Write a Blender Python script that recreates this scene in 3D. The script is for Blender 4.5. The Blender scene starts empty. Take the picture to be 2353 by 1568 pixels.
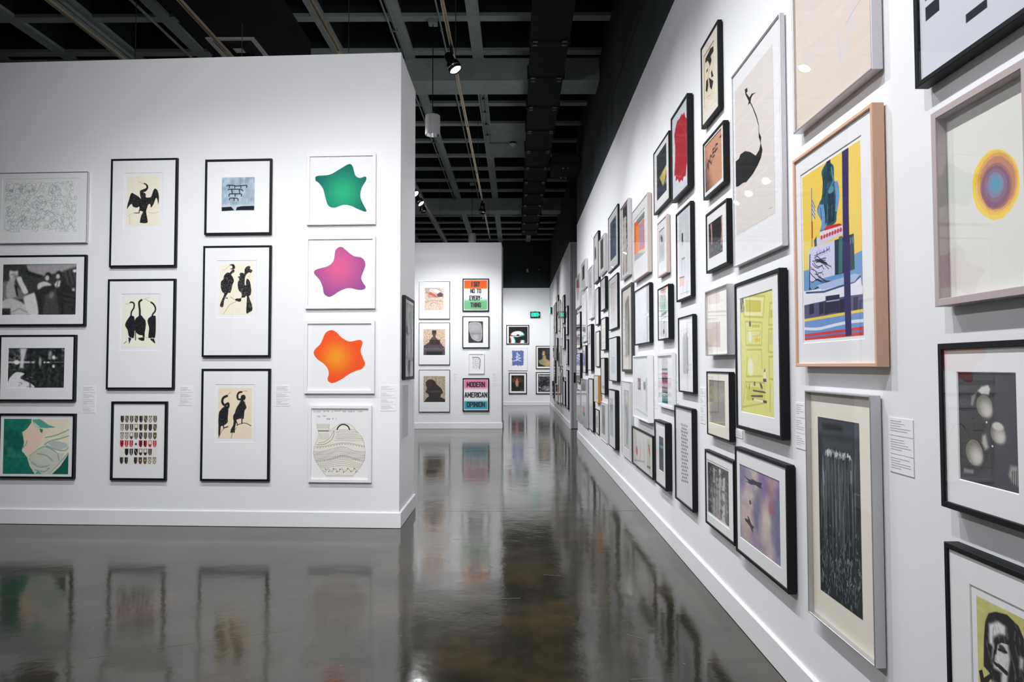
import bpy, math, random
import numpy as np
from mathutils import Vector, Matrix

# ------------------------------------------------------------------ camera, world, exposure
SC = bpy.context.scene
COL = SC.collection
cam_data = bpy.data.cameras.new('camera')
cam = bpy.data.objects.new('camera', cam_data)
COL.objects.link(cam)
cam_data.sensor_width = 36.0
cam_data.lens = 1580.19 / 2353 * 36
cam_data.clip_start = 0.05
cam_data.clip_end = 200
RX = Vector((0.999986, 0.00513192, -0.00128144))
UX = Vector((0.00146668, -0.03625647, 0.99934144))
FX = Vector((-0.00508208, 0.99932934, 0.03626348))
m = Matrix(((RX.x, UX.x, -FX.x, 0), (RX.y, UX.y, -FX.y, 0), (RX.z, UX.z, -FX.z, 1.5), (0, 0, 0, 1)))
cam.matrix_world = m
SC.camera = cam
world = bpy.data.worlds.new('world')
SC.world = world
world.use_nodes = True
world.node_tree.nodes['Background'].inputs[0].default_value = (0.55, 0.6, 0.7, 1)
world.node_tree.nodes['Background'].inputs[1].default_value = 0.02
SC.view_settings.view_transform = 'Standard'
SC.view_settings.look = 'None'
SC.view_settings.exposure = 0.31
SC.view_settings.gamma = 1.0
SC.view_settings.use_curve_mapping = False

# main dimensions of the gallery (metres)
R = 1.30          # near right wall plane x
H = 4.477         # height of the white partitions
XL, DL, AL, TL_ = -1.081, 6.420, 0.04855, 0.93     # left partition: corner, turn, thickness
XM, YM, TM = -0.334, 16.484, 0.9                   # middle partition
YR1 = 14.45       # end of the near right wall
YF = 26.176       # far wall
ZC = 6.25         # underside of ceiling ribs
TRZ = 5.0         # height of the light tracks
SPOT_W = 1.0      # common factor on every spotlight

# track spotlights: x, y, aim point, watts, cone degrees, blend; some heads are added fill
HEADS = [
 # near wash on the right wall, from the first track
 (-0.7, 0.7, (1.3, 1.2, 0.7), 200, 100), (-0.7, 2.3, (1.3, 2.6, 0.7), 200, 100), (-0.7, 3.9, (1.3, 4.0, 0.7), 200, 100),
 (-0.7, 5.6, (1.3, 5.5, 0.8), 200, 98), (-0.7, 7.46, (1.3, 6.7, 0.8), 210, 98),
 (-1.96, 9.6, (1.3, 9.2, 0.6), 260, 112), (-1.96, 12.1, (1.3, 10.2, 0.9), 210, 108), (-1.96, 13.0, (1.3, 11.0, 0.9), 190, 104), (-1.96, 13.75, (1.3, 12.6, 0.9), 210, 104),
 # added fill heads: wide light across the room onto the right wall
 (-4.48, 1.2, (1.3, 2.2, 1.4), 170, 84), (-4.48, 3.6, (1.3, 4.6, 1.4), 170, 84), (-4.48, 9.5, (1.3, 8.6, 1.3), 190, 90), (-4.48, 12.6, (1.3, 12.4, 1.3), 190, 90),
 # far stretch
 (-0.7, 19.8, (1.3, 18.9, 0.5), 220, 118), (-0.7, 22.6, (1.3, 22.6, 0.5), 200, 118),
 # left partition: near wash, then added fill heads behind the camera
 (-0.7, 3.6, (-1.2, 6.42, 0.0), 115, 102), (-1.96, 3.7, (-2.1, 6.4, 0.0), 165, 102), (-3.22, 3.8, (-3.1, 6.4, 0.0), 165, 98),
 (-0.7, -0.4, (-1.4, 6.4, 2.1), 380, 78), (-1.96, -0.4, (-2.5, 6.4, 2.1), 490, 74),
 # middle partition and far wall
 (-0.7, 14.5, (-1.2, 16.48, 0.1), 180, 98), (-1.96, 14.4, (-1.3, 16.48, 0.3), 200, 98), (-3.22, 11.6, (-1.2, 16.48, 1.4), 620, 78),
 (-0.7, 21.2, (0.3, 26.17, 1.2), 680, 80), (-0.7, 24.0, (0.3, 26.17, 0.3), 170, 106),
 # added heads behind the camera, lighting the back wall for reflections
 (-1.96, -1.0, (-2.0, -3.4, 1.0), 120, 100), (-4.48, -1.0, (-5.0, -3.4, 1.0), 70, 100),
]

# ------------------------------------------------------------------ helpers
def link(o, parent=None):
    COL.objects.link(o)
    if parent is not None:
        o.parent = parent
    return o

def mesh_obj(name, verts, faces, mat, parent=None, smooth=False):
    me = bpy.data.meshes.new(name)
    me.from_pydata(verts, [], faces)
    me.update()
    mats = mat if isinstance(mat, (list, tuple)) else [mat]
    for q in mats:
        me.materials.append(q)
    if smooth:
        for p in me.polygons:
            p.use_smooth = True
    return link(bpy.data.objects.new(name, me), parent)

def empty(name, loc, rz=0.0):
    o = bpy.data.objects.new(name, None)
    o.empty_display_size = 0.1
    o.location = loc
    o.rotation_euler = (0, 0, rz)
    return link(o)

def tag(o, label=None, cat=None, group=None, kind=None):
    if label: o['label'] = label
    if cat: o['category'] = cat
    if group: o['group'] = group
    if kind: o['kind'] = kind
    return o

class MB:
    """collects simple solids into one mesh"""
    def __init__(s): s.v = []; s.f = []; s.mi = []; s.m = 0
    def add(s, v, f):
        n = len(s.v); s.v += [tuple(q) for q in v]
        s.f += [tuple(i + n for i in q) for q in f]; s.mi += [s.m] * len(f)
    def box(s, a, b):
        x0, y0, z0 = a; x1, y1, z1 = b
        s.add([(x0,y0,z0),(x1,y0,z0),(x1,y1,z0),(x0,y1,z0),(x0,y0,z1),(x1,y0,z1),(x1,y1,z1),(x0,y1,z1)],
              [(0,3,2,1),(4,5,6,7),(0,1,5,4),(1,2,6,5),(2,3,7,6),(3,0,4,7)])
    def tube(s, p, q, r, n=8, r2=None, cap=True):
        p = Vector(p); q = Vector(q); d = (q - p).normalized(); r2 = r if r2 is None else r2
        a = d.orthogonal().normalized(); b = d.cross(a)
        v = []
        for k in range(n):
            t = 2 * math.pi * k / n; w = a * math.cos(t) + b * math.sin(t)
            v += [p + w * r, q + w * r2]
        f = [(2*k, 2*((k+1) % n), 2*((k+1) % n)+1, 2*k+1) for k in range(n)]
        if cap:
            f += [tuple(2*k for k in range(n))[::-1], tuple(2*k+1 for k in range(n))]
        s.add(v, f)
    def lathe(s, prof, o=(0,0,0), n=24):
        v = []; f = []
        for r, z in prof:
            for k in range(n):
                t = 2 * math.pi * k / n
                v.append((o[0] + r * math.cos(t), o[1] + r * math.sin(t), o[2] + z))
        for i in range(len(prof) - 1):
            for k in range(n):
                k2 = (k + 1) % n
                f.append((i*n+k, i*n+k2, (i+1)*n+k2, (i+1)*n+k))
        s.add(v, f)
    def build(s, name, mat, parent=None, smooth=False):
        o = mesh_obj(name, s.v, s.f, mat, parent, smooth)
        for p, i in zip(o.data.polygons, s.mi): p.material_index = i
        return o

def add_bevel(o, w=0.004, seg=2):
    b = o.modifiers.new('bevel', 'BEVEL'); b.width = w; b.segments = seg; b.limit_method = 'ANGLE'
    return o

# ------------------------------------------------------------------ materials
def s2l(c):
    return tuple(((x / 255) / 12.92 if x / 255 <= 0.04045 else ((x / 255 + 0.055) / 1.055) ** 2.4) for x in c[:3])

def principled(name, rgb, rough=0.5, metal=0.0, spec=0.5, noise=0.0, scale=40.0, bump=0.0, coat=0.0):
    mt = bpy.data.materials.new(name); mt.use_nodes = True
    nt = mt.node_tree; b = nt.nodes['Principled BSDF']
    b.inputs['Base Color'].default_value = (*rgb, 1)
    b.inputs['Roughness'].default_value = rough
    b.inputs['Metallic'].default_value = metal
    b.inputs['Specular IOR Level'].default_value = spec
    b.inputs['Coat Weight'].default_value = coat
    tc = nt.nodes.new('ShaderNodeTexCoord'); n = nt.nodes.new('ShaderNodeTexNoise')
    n.inputs['Scale'].default_value = scale; n.inputs['Detail'].default_value = 4
    nt.links.new(tc.outputs['Object'], n.inputs['Vector'])
    if noise:
        mx = nt.nodes.new('ShaderNodeMix'); mx.data_type = 'RGBA'
        mx.inputs[6].default_value = (*[c * (1 - noise) for c in rgb], 1)
        mx.inputs[7].default_value = (*[min(1, c * (1 + noise)) for c in rgb], 1)
        nt.links.new(n.outputs['Fac'], mx.inputs[0]); nt.links.new(mx.outputs[2], b.inputs['Base Color'])
    if bump:
        bp = nt.nodes.new('ShaderNodeBump'); bp.inputs['Strength'].default_value = bump
        bp.inputs['Distance'].default_value = 0.002
        nt.links.new(n.outputs['Fac'], bp.inputs['Height']); nt.links.new(bp.outputs['Normal'], b.inputs['Normal'])
    return mt

def emission(name, rgb, s):
    mt = bpy.data.materials.new(name); mt.use_nodes = True; nt = mt.node_tree; nt.nodes.clear()
    e = nt.nodes.new('ShaderNodeEmission'); o = nt.nodes.new('ShaderNodeOutputMaterial')
    e.inputs[0].default_value = (*rgb, 1); e.inputs[1].default_value = s
    nt.links.new(e.outputs[0], o.inputs[0]); return mt

def wood(name, c1, c2):
    mt = principled(name, c1, 0.45); nt = mt.node_tree; b = nt.nodes['Principled BSDF']
    tc = nt.nodes.new('ShaderNodeTexCoord'); mp = nt.nodes.new('ShaderNodeMapping')
    mp.inputs['Scale'].default_value = (30, 30, 2.5)
    n = nt.nodes.new('ShaderNodeTexNoise'); n.inputs['Scale'].default_value = 6; n.inputs['Detail'].default_value = 6
    mx = nt.nodes.new('ShaderNodeMix'); mx.data_type = 'RGBA'
    mx.inputs[6].default_value = (*c1, 1); mx.inputs[7].default_value = (*c2, 1)
    nt.links.new(tc.outputs['Object'], mp.inputs[0]); nt.links.new(mp.outputs[0], n.inputs['Vector'])
    nt.links.new(n.outputs['Fac'], mx.inputs[0]); nt.links.new(mx.outputs[2], b.inputs['Base Color'])
    return mt

M = {}
M['wall'] = principled('white_wall_paint', (0.80, 0.802, 0.815), 0.6, noise=0.012, scale=3, bump=0.05)
M['base'] = principled('baseboard_paint', (0.80, 0.802, 0.812), 0.4)
M['dark_wall'] = principled('dark_grey_paint', (0.032, 0.039, 0.042), 0.85, spec=0.2, noise=0.45, scale=1.2)
M['ceiling'] = principled('dark_ceiling_concrete', (0.27, 0.305, 0.295), 0.85, spec=0.2, noise=0.22, scale=6, bump=0.3)
M['slab_shade'] = principled('black_slab_recess_shade', (0.018, 0.021, 0.023), 0.9, spec=0.1, noise=0.3, scale=4)  # slab colour, also the recess shade on the upper rib sides
M['duct'] = principled('dark_painted_duct', (0.016, 0.019, 0.0195), 0.85, spec=0.06, noise=0.35, scale=3, bump=0.2)
M['bolt'] = principled('dull_steel_clip', (0.09, 0.11, 0.11), 0.4, 0.6)
M['track'] = principled('brass_grey_track', (0.50, 0.42, 0.30), 0.42, 0.35, noise=0.25, scale=20)
M['head'] = principled('black_lamp_metal', (0.008, 0.008, 0.01), 0.25, 0.3)
M['trim'] = principled('polished_lamp_trim', (0.5, 0.5, 0.55), 0.15, 1.0)
M['lens'] = emission('lit_lamp_lens', (0.96, 0.97, 1.0), 28.0)
M['can'] = principled('grey_pendant_shell', (0.42, 0.42, 0.42), 0.55, 0.1, noise=0.05)
M['reflector'] = principled('ribbed_chrome_reflector', (0.85, 0.83, 0.86), 0.22, 1.0)
M['black'] = principled('black_frame_wood', (0.006, 0.0078, 0.0088), 0.5, spec=0.22, noise=0.2, scale=60)
M['charcoal'] = principled('charcoal_frame_wood', (0.05, 0.048, 0.055), 0.5, spec=0.4, noise=0.1, scale=60)
M['white'] = principled('white_frame_lacquer', (0.80, 0.80, 0.81), 0.4, noise=0.01)
M['silver'] = principled('brushed_silver_frame', (0.60, 0.59, 0.61), 0.36, 0.75, noise=0.06, scale=80)
M['chrome'] = principled('chrome_frame', (0.8, 0.8, 0.82), 0.12, 1.0)
M['wood'] = wood('pale_maple_frame', s2l((226, 184, 158)), s2l((206, 160, 134)))
M['pinkwood'] = wood('limed_wood_frame', s2l((212, 194, 186)), s2l((196, 178, 172)))
M['taupe'] = wood('grey_limed_frame', s2l((190, 176, 176)), s2l((176, 162, 163)))
M['orangewood'] = wood('honey_wood_frame', s2l((205, 150, 84)), s2l((184, 128, 66)))
M['mat'] = principled('white_mat_board', (0.83, 0.83, 0.835), 0.8, noise=0.01, scale=90)
M['cream_mat'] = principled('cream_mat_board', s2l((236, 229, 214)), 0.8, noise=0.01, scale=90)
M['card'] = principled('label_card', (0.83, 0.83, 0.84), 0.6)
M['caption'] = principled('caption_ink', (0.5, 0.5, 0.51), 0.7)
M['letter'] = principled('black_letter_ink', (0.012, 0.012, 0.016), 0.6)
M['green_led'] = emission('green_sign_light', (0.03, 1.0, 0.55), 1.6)
M['door'] = principled('grey_door_paint', (0.33, 0.33, 0.35), 0.5)
M['device'] = principled('pale_plastic', (0.5, 0.5, 0.5), 0.5)
M['scratch'] = principled('scratched_concrete', (0.13, 0.125, 0.11), 0.5)
M['joint'] = principled('concrete_joint', (0.02, 0.019, 0.016), 0.4)

mt = bpy.data.materials.new('printed_ink'); mt.use_nodes = True
nt = mt.node_tree; b = nt.nodes['Principled BSDF']; at = nt.nodes.new('ShaderNodeAttribute'); at.attribute_name = 'ink'
b.inputs['Roughness'].default_value = 0.75; b.inputs['Specular IOR Level'].default_value = 0.25
nt.links.new(at.outputs['Color'], b.inputs['Base Color']); M['ink'] = mt

mt = bpy.data.materials.new('picture_glass'); mt.use_nodes = True; nt = mt.node_tree; nt.nodes.clear()
o_ = nt.nodes.new('ShaderNodeOutputMaterial'); mx = nt.nodes.new('ShaderNodeMixShader')
tr = nt.nodes.new('ShaderNodeBsdfTransparent'); gl = nt.nodes.new('ShaderNodeBsdfGlossy'); fr = nt.nodes.new('ShaderNodeFresnel')
ge = nt.nodes.new('ShaderNodeNewGeometry'); iv = nt.nodes.new('ShaderNodeMath'); mu = nt.nodes.new('ShaderNodeMath')
gl.inputs['Roughness'].default_value = 0.012; fr.inputs['IOR'].default_value = 1.55
iv.operation = 'SUBTRACT'; iv.inputs[0].default_value = 1.0; mu.operation = 'MULTIPLY'
nt.links.new(ge.outputs['Backfacing'], iv.inputs[1]); nt.links.new(iv.outputs[0], mu.inputs[0]); nt.links.new(fr.outputs[0], mu.inputs[1])
nt.links.new(mu.outputs[0], mx.inputs[0]); nt.links.new(tr.outputs[0], mx.inputs[1]); nt.links.new(gl.outputs[0], mx.inputs[2])
nt.links.new(mx.outputs[0], o_.inputs[0]); M['glass'] = mt

# polished concrete
mt = bpy.data.materials.new('polished_concrete'); mt.use_nodes = True; nt = mt.node_tree; b = nt.nodes['Principled BSDF']
tc = nt.nodes.new('ShaderNodeTexCoord')
def nz(scale, detail=5, sc=(1, 1, 1), rough=0.5):
    mp = nt.nodes.new('ShaderNodeMapping'); mp.inputs['Scale'].default_value = sc
    n = nt.nodes.new('ShaderNodeTexNoise'); n.inputs['Scale'].default_value = scale
    n.inputs['Detail'].default_value = detail; n.inputs['Roughness'].default_value = rough
    nt.links.new(tc.outputs['Object'], mp.inputs[0]); nt.links.new(mp.outputs[0], n.inputs['Vector']); return n.outputs['Fac']
def ramp(src, *stops):
    r = nt.nodes.new('ShaderNodeValToRGB'); e = r.color_ramp.elements
    while len(e) < len(stops): e.new(0.5)
    for q, (p_, c) in zip(e, stops): q.position = p_; q.color = (*c, 1)
    nt.links.new(src, r.inputs[0]); return r.outputs[0]
base = ramp(nz(0.9, 9, rough=0.65), (0.30, (0.009, 0.009, 0.005)), (0.5, (0.021, 0.020, 0.012)), (0.72, (0.048, 0.044, 0.028)))
brown = ramp(nz(1.9, 8, rough=0.62), (0.50, (0, 0, 0)), (0.66, (1, 1, 1)))
mx = nt.nodes.new('ShaderNodeMix'); mx.data_type = 'RGBA'; mx.inputs[7].default_value = (0.062, 0.043, 0.022, 1)
mm = nt.nodes.new('ShaderNodeMath'); mm.operation = 'MULTIPLY'; mm.inputs[1].default_value = 0.6
nt.links.new(brown, mm.inputs[0]); nt.links.new(mm.outputs[0], mx.inputs[0]); nt.links.new(base, mx.inputs[6])
vo = nt.nodes.new('ShaderNodeTexVoronoi'); vo.inputs['Scale'].default_value = 9.0; nt.links.new(tc.outputs['Object'], vo.inputs['Vector'])
speck0 = ramp(vo.outputs['Distance'], (0.035, (1, 1, 1)), (0.06, (0, 0, 0)))
gate = ramp(nz(5.0, 3), (0.52, (0, 0, 0)), (0.60, (1, 1, 1)))
sm = nt.nodes.new('ShaderNodeMix'); sm.data_type = 'RGBA'; sm.blend_type = 'MULTIPLY'; sm.inputs[0].default_value = 1.0
nt.links.new(speck0, sm.inputs[6]); nt.links.new(gate, sm.inputs[7]); speck = sm.outputs[2]
mx2 = nt.nodes.new('ShaderNodeMix'); mx2.data_type = 'RGBA'; mx2.inputs[7].default_value = (0.13, 0.125, 0.105, 1)
nt.links.new(speck, mx2.inputs[0]); nt.links.new(mx.outputs[2], mx2.inputs[6]); nt.links.new(mx2.outputs[2], b.inputs['Base Color'])
rg = nt.nodes.new('ShaderNodeMapRange'); rg.inputs[3].default_value = 0.05; rg.inputs[4].default_value = 0.17
nt.links.new(nz(1.7, 7), rg.inputs[0]); nt.links.new(rg.outputs[0], b.inputs['Roughness'])
bp = nt.nodes.new('ShaderNodeBump'); bp.inputs['Strength'].default_value = 0.30; bp.inputs['Distance'].default_value = 0.006
nt.links.new(nz(4.2, 4, (1, 1, 1), 0.5), bp.inputs['Height'])
bp2 = nt.nodes.new('ShaderNodeBump'); bp2.inputs['Strength'].default_value = 0.10; bp2.inputs['Distance'].default_value = 0.002
nt.links.new(nz(22, 4), bp2.inputs['Height']); nt.links.new(bp.outputs[0], bp2.inputs['Normal']); nt.links.new(bp2.outputs[0], b.inputs['Normal'])
b.inputs['IOR'].default_value = 1.6
M['floor'] = mt

# ------------------------------------------------------------------ the room
def struct(name, mb, mat, bev=0):
    o = mb.build(name, mat); tag(o, kind='structure')
    if bev: add_bevel(o, bev, 2)
    return o
XW, YB, XE = -8.0, -3.6, 4.6
f = MB(); f.box((XW, YB, -0.1), (XE, YF, 0))
f.m = 1
def floor_strip(p, q, w, z=0.0006):
    p = Vector((*p, 0)); q = Vector((*q, 0)); d = (q - p).normalized(); n_ = Vector((-d.y, d.x, 0)) * w / 2
    f.add([(*(p - n_).xy, z), (*(q - n_).xy, z), (*(q + n_).xy, z), (*(p + n_).xy, z)], [(0, 1, 2, 3)])
for p, q in [((-0.41, 4.45), (0.03, 4.5)), ((-2.2, 3.58), (-1.55, 3.86)), ((-1.55, 3.86), (-1.30, 3.95)), ((0.55, 3.35), (0.68, 3.36)),
             ((-0.55, 6.0), (-0.35, 6.02)), ((0.2, 5.0), (0.32, 4.97)), ((0.62, 3.9), (0.7, 3.84))]:
    floor_strip(p, q, 0.004)
f.m = 2
for y in (7.15, 12.6, 18.0): floor_strip((XL, y), (R - 0.02, y + 0.03), 0.006, 0.0004)
struct('floor', f, [M['floor'], M['scratch'], M['joint']])

# partitions
def partition(name, verts2d, h=H, mat=None):
    n = len(verts2d)
    v = [(x, y, 0) for x, y in verts2d] + [(x, y, h) for x, y in verts2d]
    fc = [tuple(range(n))[::-1], tuple(range(n, 2*n))] + [(i, (i+1) % n, (i+1) % n + n, i + n) for i in range(n)]
    o = mesh_obj(name, v, fc, mat or M['wall']); tag(o, kind='structure'); return o
ca, sa = math.cos(AL), math.sin(AL)
LW = 6.9
left_end = (XL - LW * ca, DL + LW * sa)
partition('wall_left', [left_end, (XL, DL), (XL, DL + TL_), (left_end[0], left_end[1] + TL_)])
partition('wall_middle', [(XW, YM), (XM, YM), (XM + 0.02, YM + TM), (XW, YM + TM)])
partition('wall_right', [(R, YB), (R + 0.3, YB), (R + 0.3, YR1), (R, YR1)])
partition('wall_right_far', [(R, YM), (R + 0.35, YM), (R + 0.35, YF), (R, YF)])
partition('wall_far', [(XW, YF), (XE, YF), (XE, YF + 0.3), (XW, YF + 0.3)])
partition('wall_back', [(XW, YB - 0.3), (R + 0.3, YB - 0.3), (R + 0.3, YB), (XW, YB)])
partition('wall_west', [(XW - 0.3, YB - 0.3), (XW, YB - 0.3), (XW, YF + 0.3), (XW - 0.3, YF + 0.3)], mat=M['dark_wall'], h=7.0)
partition('wall_east', [(XE, YR1 - 2), (XE + 0.3, YR1 - 2), (XE + 0.3, YF + 0.3), (XE, YF + 0.3)], mat=M['dark_wall'], h=7.0)
partition('wall_passage', [(R + 0.3, YR1 - 2.3), (XE + 0.3, YR1 - 2.3), (XE + 0.3, YR1 - 2), (R + 0.3, YR1 - 2)], mat=M['dark_wall'], h=7.0)
def upper(name, a, b_):
    q = MB(); q.box(a, b_); return struct(name, q, M['dark_wall'])
upper('wall_right_upper', (R + 0.004, YB, H), (R + 0.3, YR1, 7.0))
upper('wall_right_far_upper', (R + 0.01, YM, H), (R + 0.35, YF, 6.1))
upper('wall_far_upper', (XW, YF + 0.01, H), (XE, YF + 0.3, 7.0))
upper('wall_back_upper', (XW, YB - 0.3, H), (R + 0.3, YB - 0.01, 7.0))

# baseboards
BH, BT = 0.145, 0.018
def baseboard(name, pts):
    """pts: the wall line seen from the room side, running to the viewer's right"""
    q = MB()
    P_ = [Vector(p) for p in pts]
    nrm = []
    for i in range(len(P_) - 1):
        d = (P_[i+1] - P_[i]).normalized(); nrm.append(Vector((d.y, -d.x)))
    out = []
    for i in range(len(P_)):
        if i == 0: n_ = nrm[0]
        elif i == len(P_) - 1: n_ = nrm[-1]
        else:
            n_ = nrm[i-1] + nrm[i]; n_ = n_ / n_.dot(nrm[i])
        out.append(P_[i] + n_ * BT)
    for i in range(len(P_) - 1):
        a, b_, c, d = P_[i], P_[i+1], out[i+1], out[i]
        nn = nrm[i]
        ins = [out[i] - nn * 0.006, out[i+1] - nn * 0.006]
        z0, z1, z2 = 0.004, BH - 0.006, BH
        v = [(*d, z0), (*c, z0), (*c, z1), (*d, z1), (*ins[1], z2), (*ins[0], z2), (*b_, z2), (*a, z2), (*a, z0), (*b_, z0)]
        q.add(v, [(0, 1, 2, 3), (3, 2, 4, 5), (5, 4, 6, 7), (8, 9, 1, 0), (1, 9, 6, 4, 2), (8, 0, 3, 5, 7), (7, 6, 9, 8)])
    o = q.build(name, M['base']); tag(o, kind='structure'); return o
baseboard('baseboard_left', [left_end, (XL, DL), (XL, DL + TL_)])
baseboard('baseboard_middle', [(XW, YM), (XM, YM), (XM + 0.02, YM + TM)])
baseboard('baseboard_right', [(R, YR1), (R, YB)])
baseboard('baseboard_right_far', [(R, YF), (R, YM)])
baseboard('baseboard_far', [(XW, YF), (R, YF)])
baseboard('baseboard_back', [(R, YB), (XW, YB)])

# grey door standing open against the end of the far right wall
q = MB(); q.box((R + 0.012, YM - 0.05, 0.01), (R + 0.33, YM - 0.008, H - 0.02))
dr = struct('door_1', q, M['door'], 0.003)
q = MB(); q.box((R + 0.055, YM - 0.058, 0.012), (R + 0.062, YM - 0.05, H - 0.03)); q.build('door_trim', M['bolt'], dr)
q = MB(); q.box((R + 0.085, YM - 0.062, 1.10), (R + 0.125, YM - 0.05, 1.34)); q.tube((R + 0.10, YM - 0.06, 1.22), (R + 0.10, YM - 0.11, 1.22), 0.012)
q.box((R + 0.09, YM - 0.12, 1.16), (R + 0.115, YM - 0.10, 1.29)); q.build('door_handle', M['head'], dr)

# ceiling: slab, ribs, filled coffers
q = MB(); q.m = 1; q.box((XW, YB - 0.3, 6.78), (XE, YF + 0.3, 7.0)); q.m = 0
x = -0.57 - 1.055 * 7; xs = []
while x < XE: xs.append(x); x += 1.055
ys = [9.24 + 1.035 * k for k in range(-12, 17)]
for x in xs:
    q.m = 0; q.box((x - 0.085, YB, ZC), (x + 0.085, YF, ZC + 0.05)); q.m = 1; q.box((x - 0.083, YB, ZC + 0.05), (x + 0.083, YF, 6.78))  # upper rib sides coloured black to put in the coffer shade
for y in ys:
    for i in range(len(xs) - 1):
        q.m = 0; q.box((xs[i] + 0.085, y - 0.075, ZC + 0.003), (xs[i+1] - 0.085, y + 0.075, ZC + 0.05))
        q.m = 1; q.box((xs[i] + 0.083, y - 0.073, ZC + 0.05), (xs[i+1] - 0.083, y + 0.073, 6.78))  # cross ribs get the same painted coffer shade
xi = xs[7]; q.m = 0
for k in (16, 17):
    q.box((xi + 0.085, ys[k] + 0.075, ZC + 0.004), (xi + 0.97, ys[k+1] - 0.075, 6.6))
struct('ceiling', q, [M['ceiling'], M['slab_shade']])
for n_, y in enumerate((1.6, 10.44, 19.3)):
    q = MB(); q.box((XW, y, 5.90), (R, y + 0.55, ZC - 0.001)); struct('trim_%d' % (n_ + 1), q, M['ceiling'])

# ------------------------------------------------------------------ ceiling services
def duct(name, a, b_, label, seams, axis=1, group=None):
    root = empty(name, ((a[0]+b_[0])/2, (a[1]+b_[1])/2, a[2])); tag(root, label, 'duct', group)
    L = Vector(root.location)
    def loc(p): return tuple(Vector(p) - L)
    q = MB(); q.box(loc(a), loc(b_)); o = q.build('duct_shell', M['duct'], root)
    for s in seams:
        q = MB(); e = 0.022
        if axis == 1:
            q.box(loc((a[0]-e, s-0.018, a[2]-e)), loc((b_[0]+e, s+0.018, b_[2]+e)))
        else:
            q.box(loc((s-0.018, a[1]-e, a[2]-e)), loc((s+0.018, b_[1]+e, b_[2]+e)))
        fl = q.build('flange', M['duct'], root)
        for t in (0.12, 0.88):
            if axis == 1:
                cx = a[0] + (b_[0]-a[0]) * t
                for dy in (-0.05, 0.05):
                    q = MB(); q.box(loc((cx-0.03, s+dy-0.012, a[2]-e-0.014)), loc((cx+0.03, s+dy+0.012, a[2]-e))); q.build('clip', M['bolt'], fl)
            else:
                cy = a[1] + (b_[1]-a[1]) * t
                for dx in (-0.05, 0.05):
                    q = MB(); q.box(loc((s+dx-0.012, cy-0.03, a[2]-e-0.014)), loc((s+dx+0.012, cy+0.03, a[2]-e))); q.build('clip', M['bolt'], fl)
    return root
duct('air_duct', (0.20, 2.0, 5.70), (0.70, 22.0, 5.86), 'long dark rectangular air duct running down the ceiling beside the right wall', [3.1 + 1.13*k for k in range(17)])
duct('air_duct', (0.73, 13.4, 5.45), (1.29, 14.3, 5.69), 'short dark branch duct reaching from the long duct to the right wall', [1.0], axis=0)
dv = duct('air_duct', (-3.95, 2.5, 5.56), (-2.75, 9.1, 5.86), 'wide dark duct above the left partition carrying a square vent', [3.6, 5.2, 6.8])
# square air diffuser under the wide duct
rt = empty('air_vent', (-3.52, 8.62, 5.56)); tag(rt, 'square grey louvred air vent above the left partition', 'vent')
q = MB()
for k, (o_, z0, z1) in enumerate([(0.30, -0.02, 0.0)]):
    for a, b_ in [((-0.30, -0.30), (0.30, -0.245)), ((-0.30, 0.245), (0.30, 0.30)), ((-0.30, -0.245), (-0.245, 0.245)), ((0.245, -0.245), (0.30, 0.245))]:
        q.box((*a, -0.02), (*b_, -0.001))
q.build('vent_frame', M['can'], rt)
for k in range(4):
    s = 0.225 - 0.045 * k; s2 = s - 0.028
    v = []
    for w, z in ((s, -0.008), (s2, -0.030), (s2 - 0.004, -0.030), (s - 0.004, -0.006)):
        v += [(-w, -w, z), (w, -w, z), (w, w, z), (-w, w, z)]
    fc = []
    for i in range(4):
        j = (i + 1) % 4
        for c in range(4):
            d = (c + 1) % 4
            fc.append((i*4+c, i*4+d, j*4+d, j*4+c))
    mesh_obj('louvre', v, fc, M['duct'], rt)
q = MB(); q.box((-0.06, -0.06, -0.032), (0.06, 0.06, -0.004)); q.build('vent_centre', M['can'], rt)

# light tracks
TX = [(-0.7, 'first light track from the right wall, brass toned, running above the walkway'),
      (-1.96, 'second light track from the right wall, passing over the middle partition'),
      (-3.22, 'third light track from the right wall, passing just left of the square vent'),
      (-4.48, 'dim light track farthest left over the left partition')]
for tx, lab in TX:
    rt = empty('light_track', (tx, 10.0, TRZ)); tag(rt, lab, 'light track', 'light tracks under the ceiling')
    q = MB(); y0, y1 = YB + 0.3 - 10, 25.4 - 10
    q.box((-0.018, y0, 0), (-0.010, y1, 0.032)); q.box((0.010, y0, 0), (0.018, y1, 0.032)); q.box((-0.010, y0, 0.022), (0.010, y1, 0.032))
    q.build('rail', M['track'], rt)
    for k in range(11):
        yy = -12.2 + 2.44 * k
        q = MB(); q.box((-0.02, yy-0.05, -0.003), (0.02, yy+0.05, 0.034)); q.build('rail_joiner', M['track'], rt)
        if k % 2 == 0:
            q = MB(); top = 0.55 if (tx == -3.22 and 2.4 < yy + 10.4 < 9.2) else ZC - TRZ
            q.tube((0, yy+0.4, 0.032), (0, yy+0.4, top), 0.005, 6); q.build('hanger_rod', M['bolt'], rt)

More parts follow.
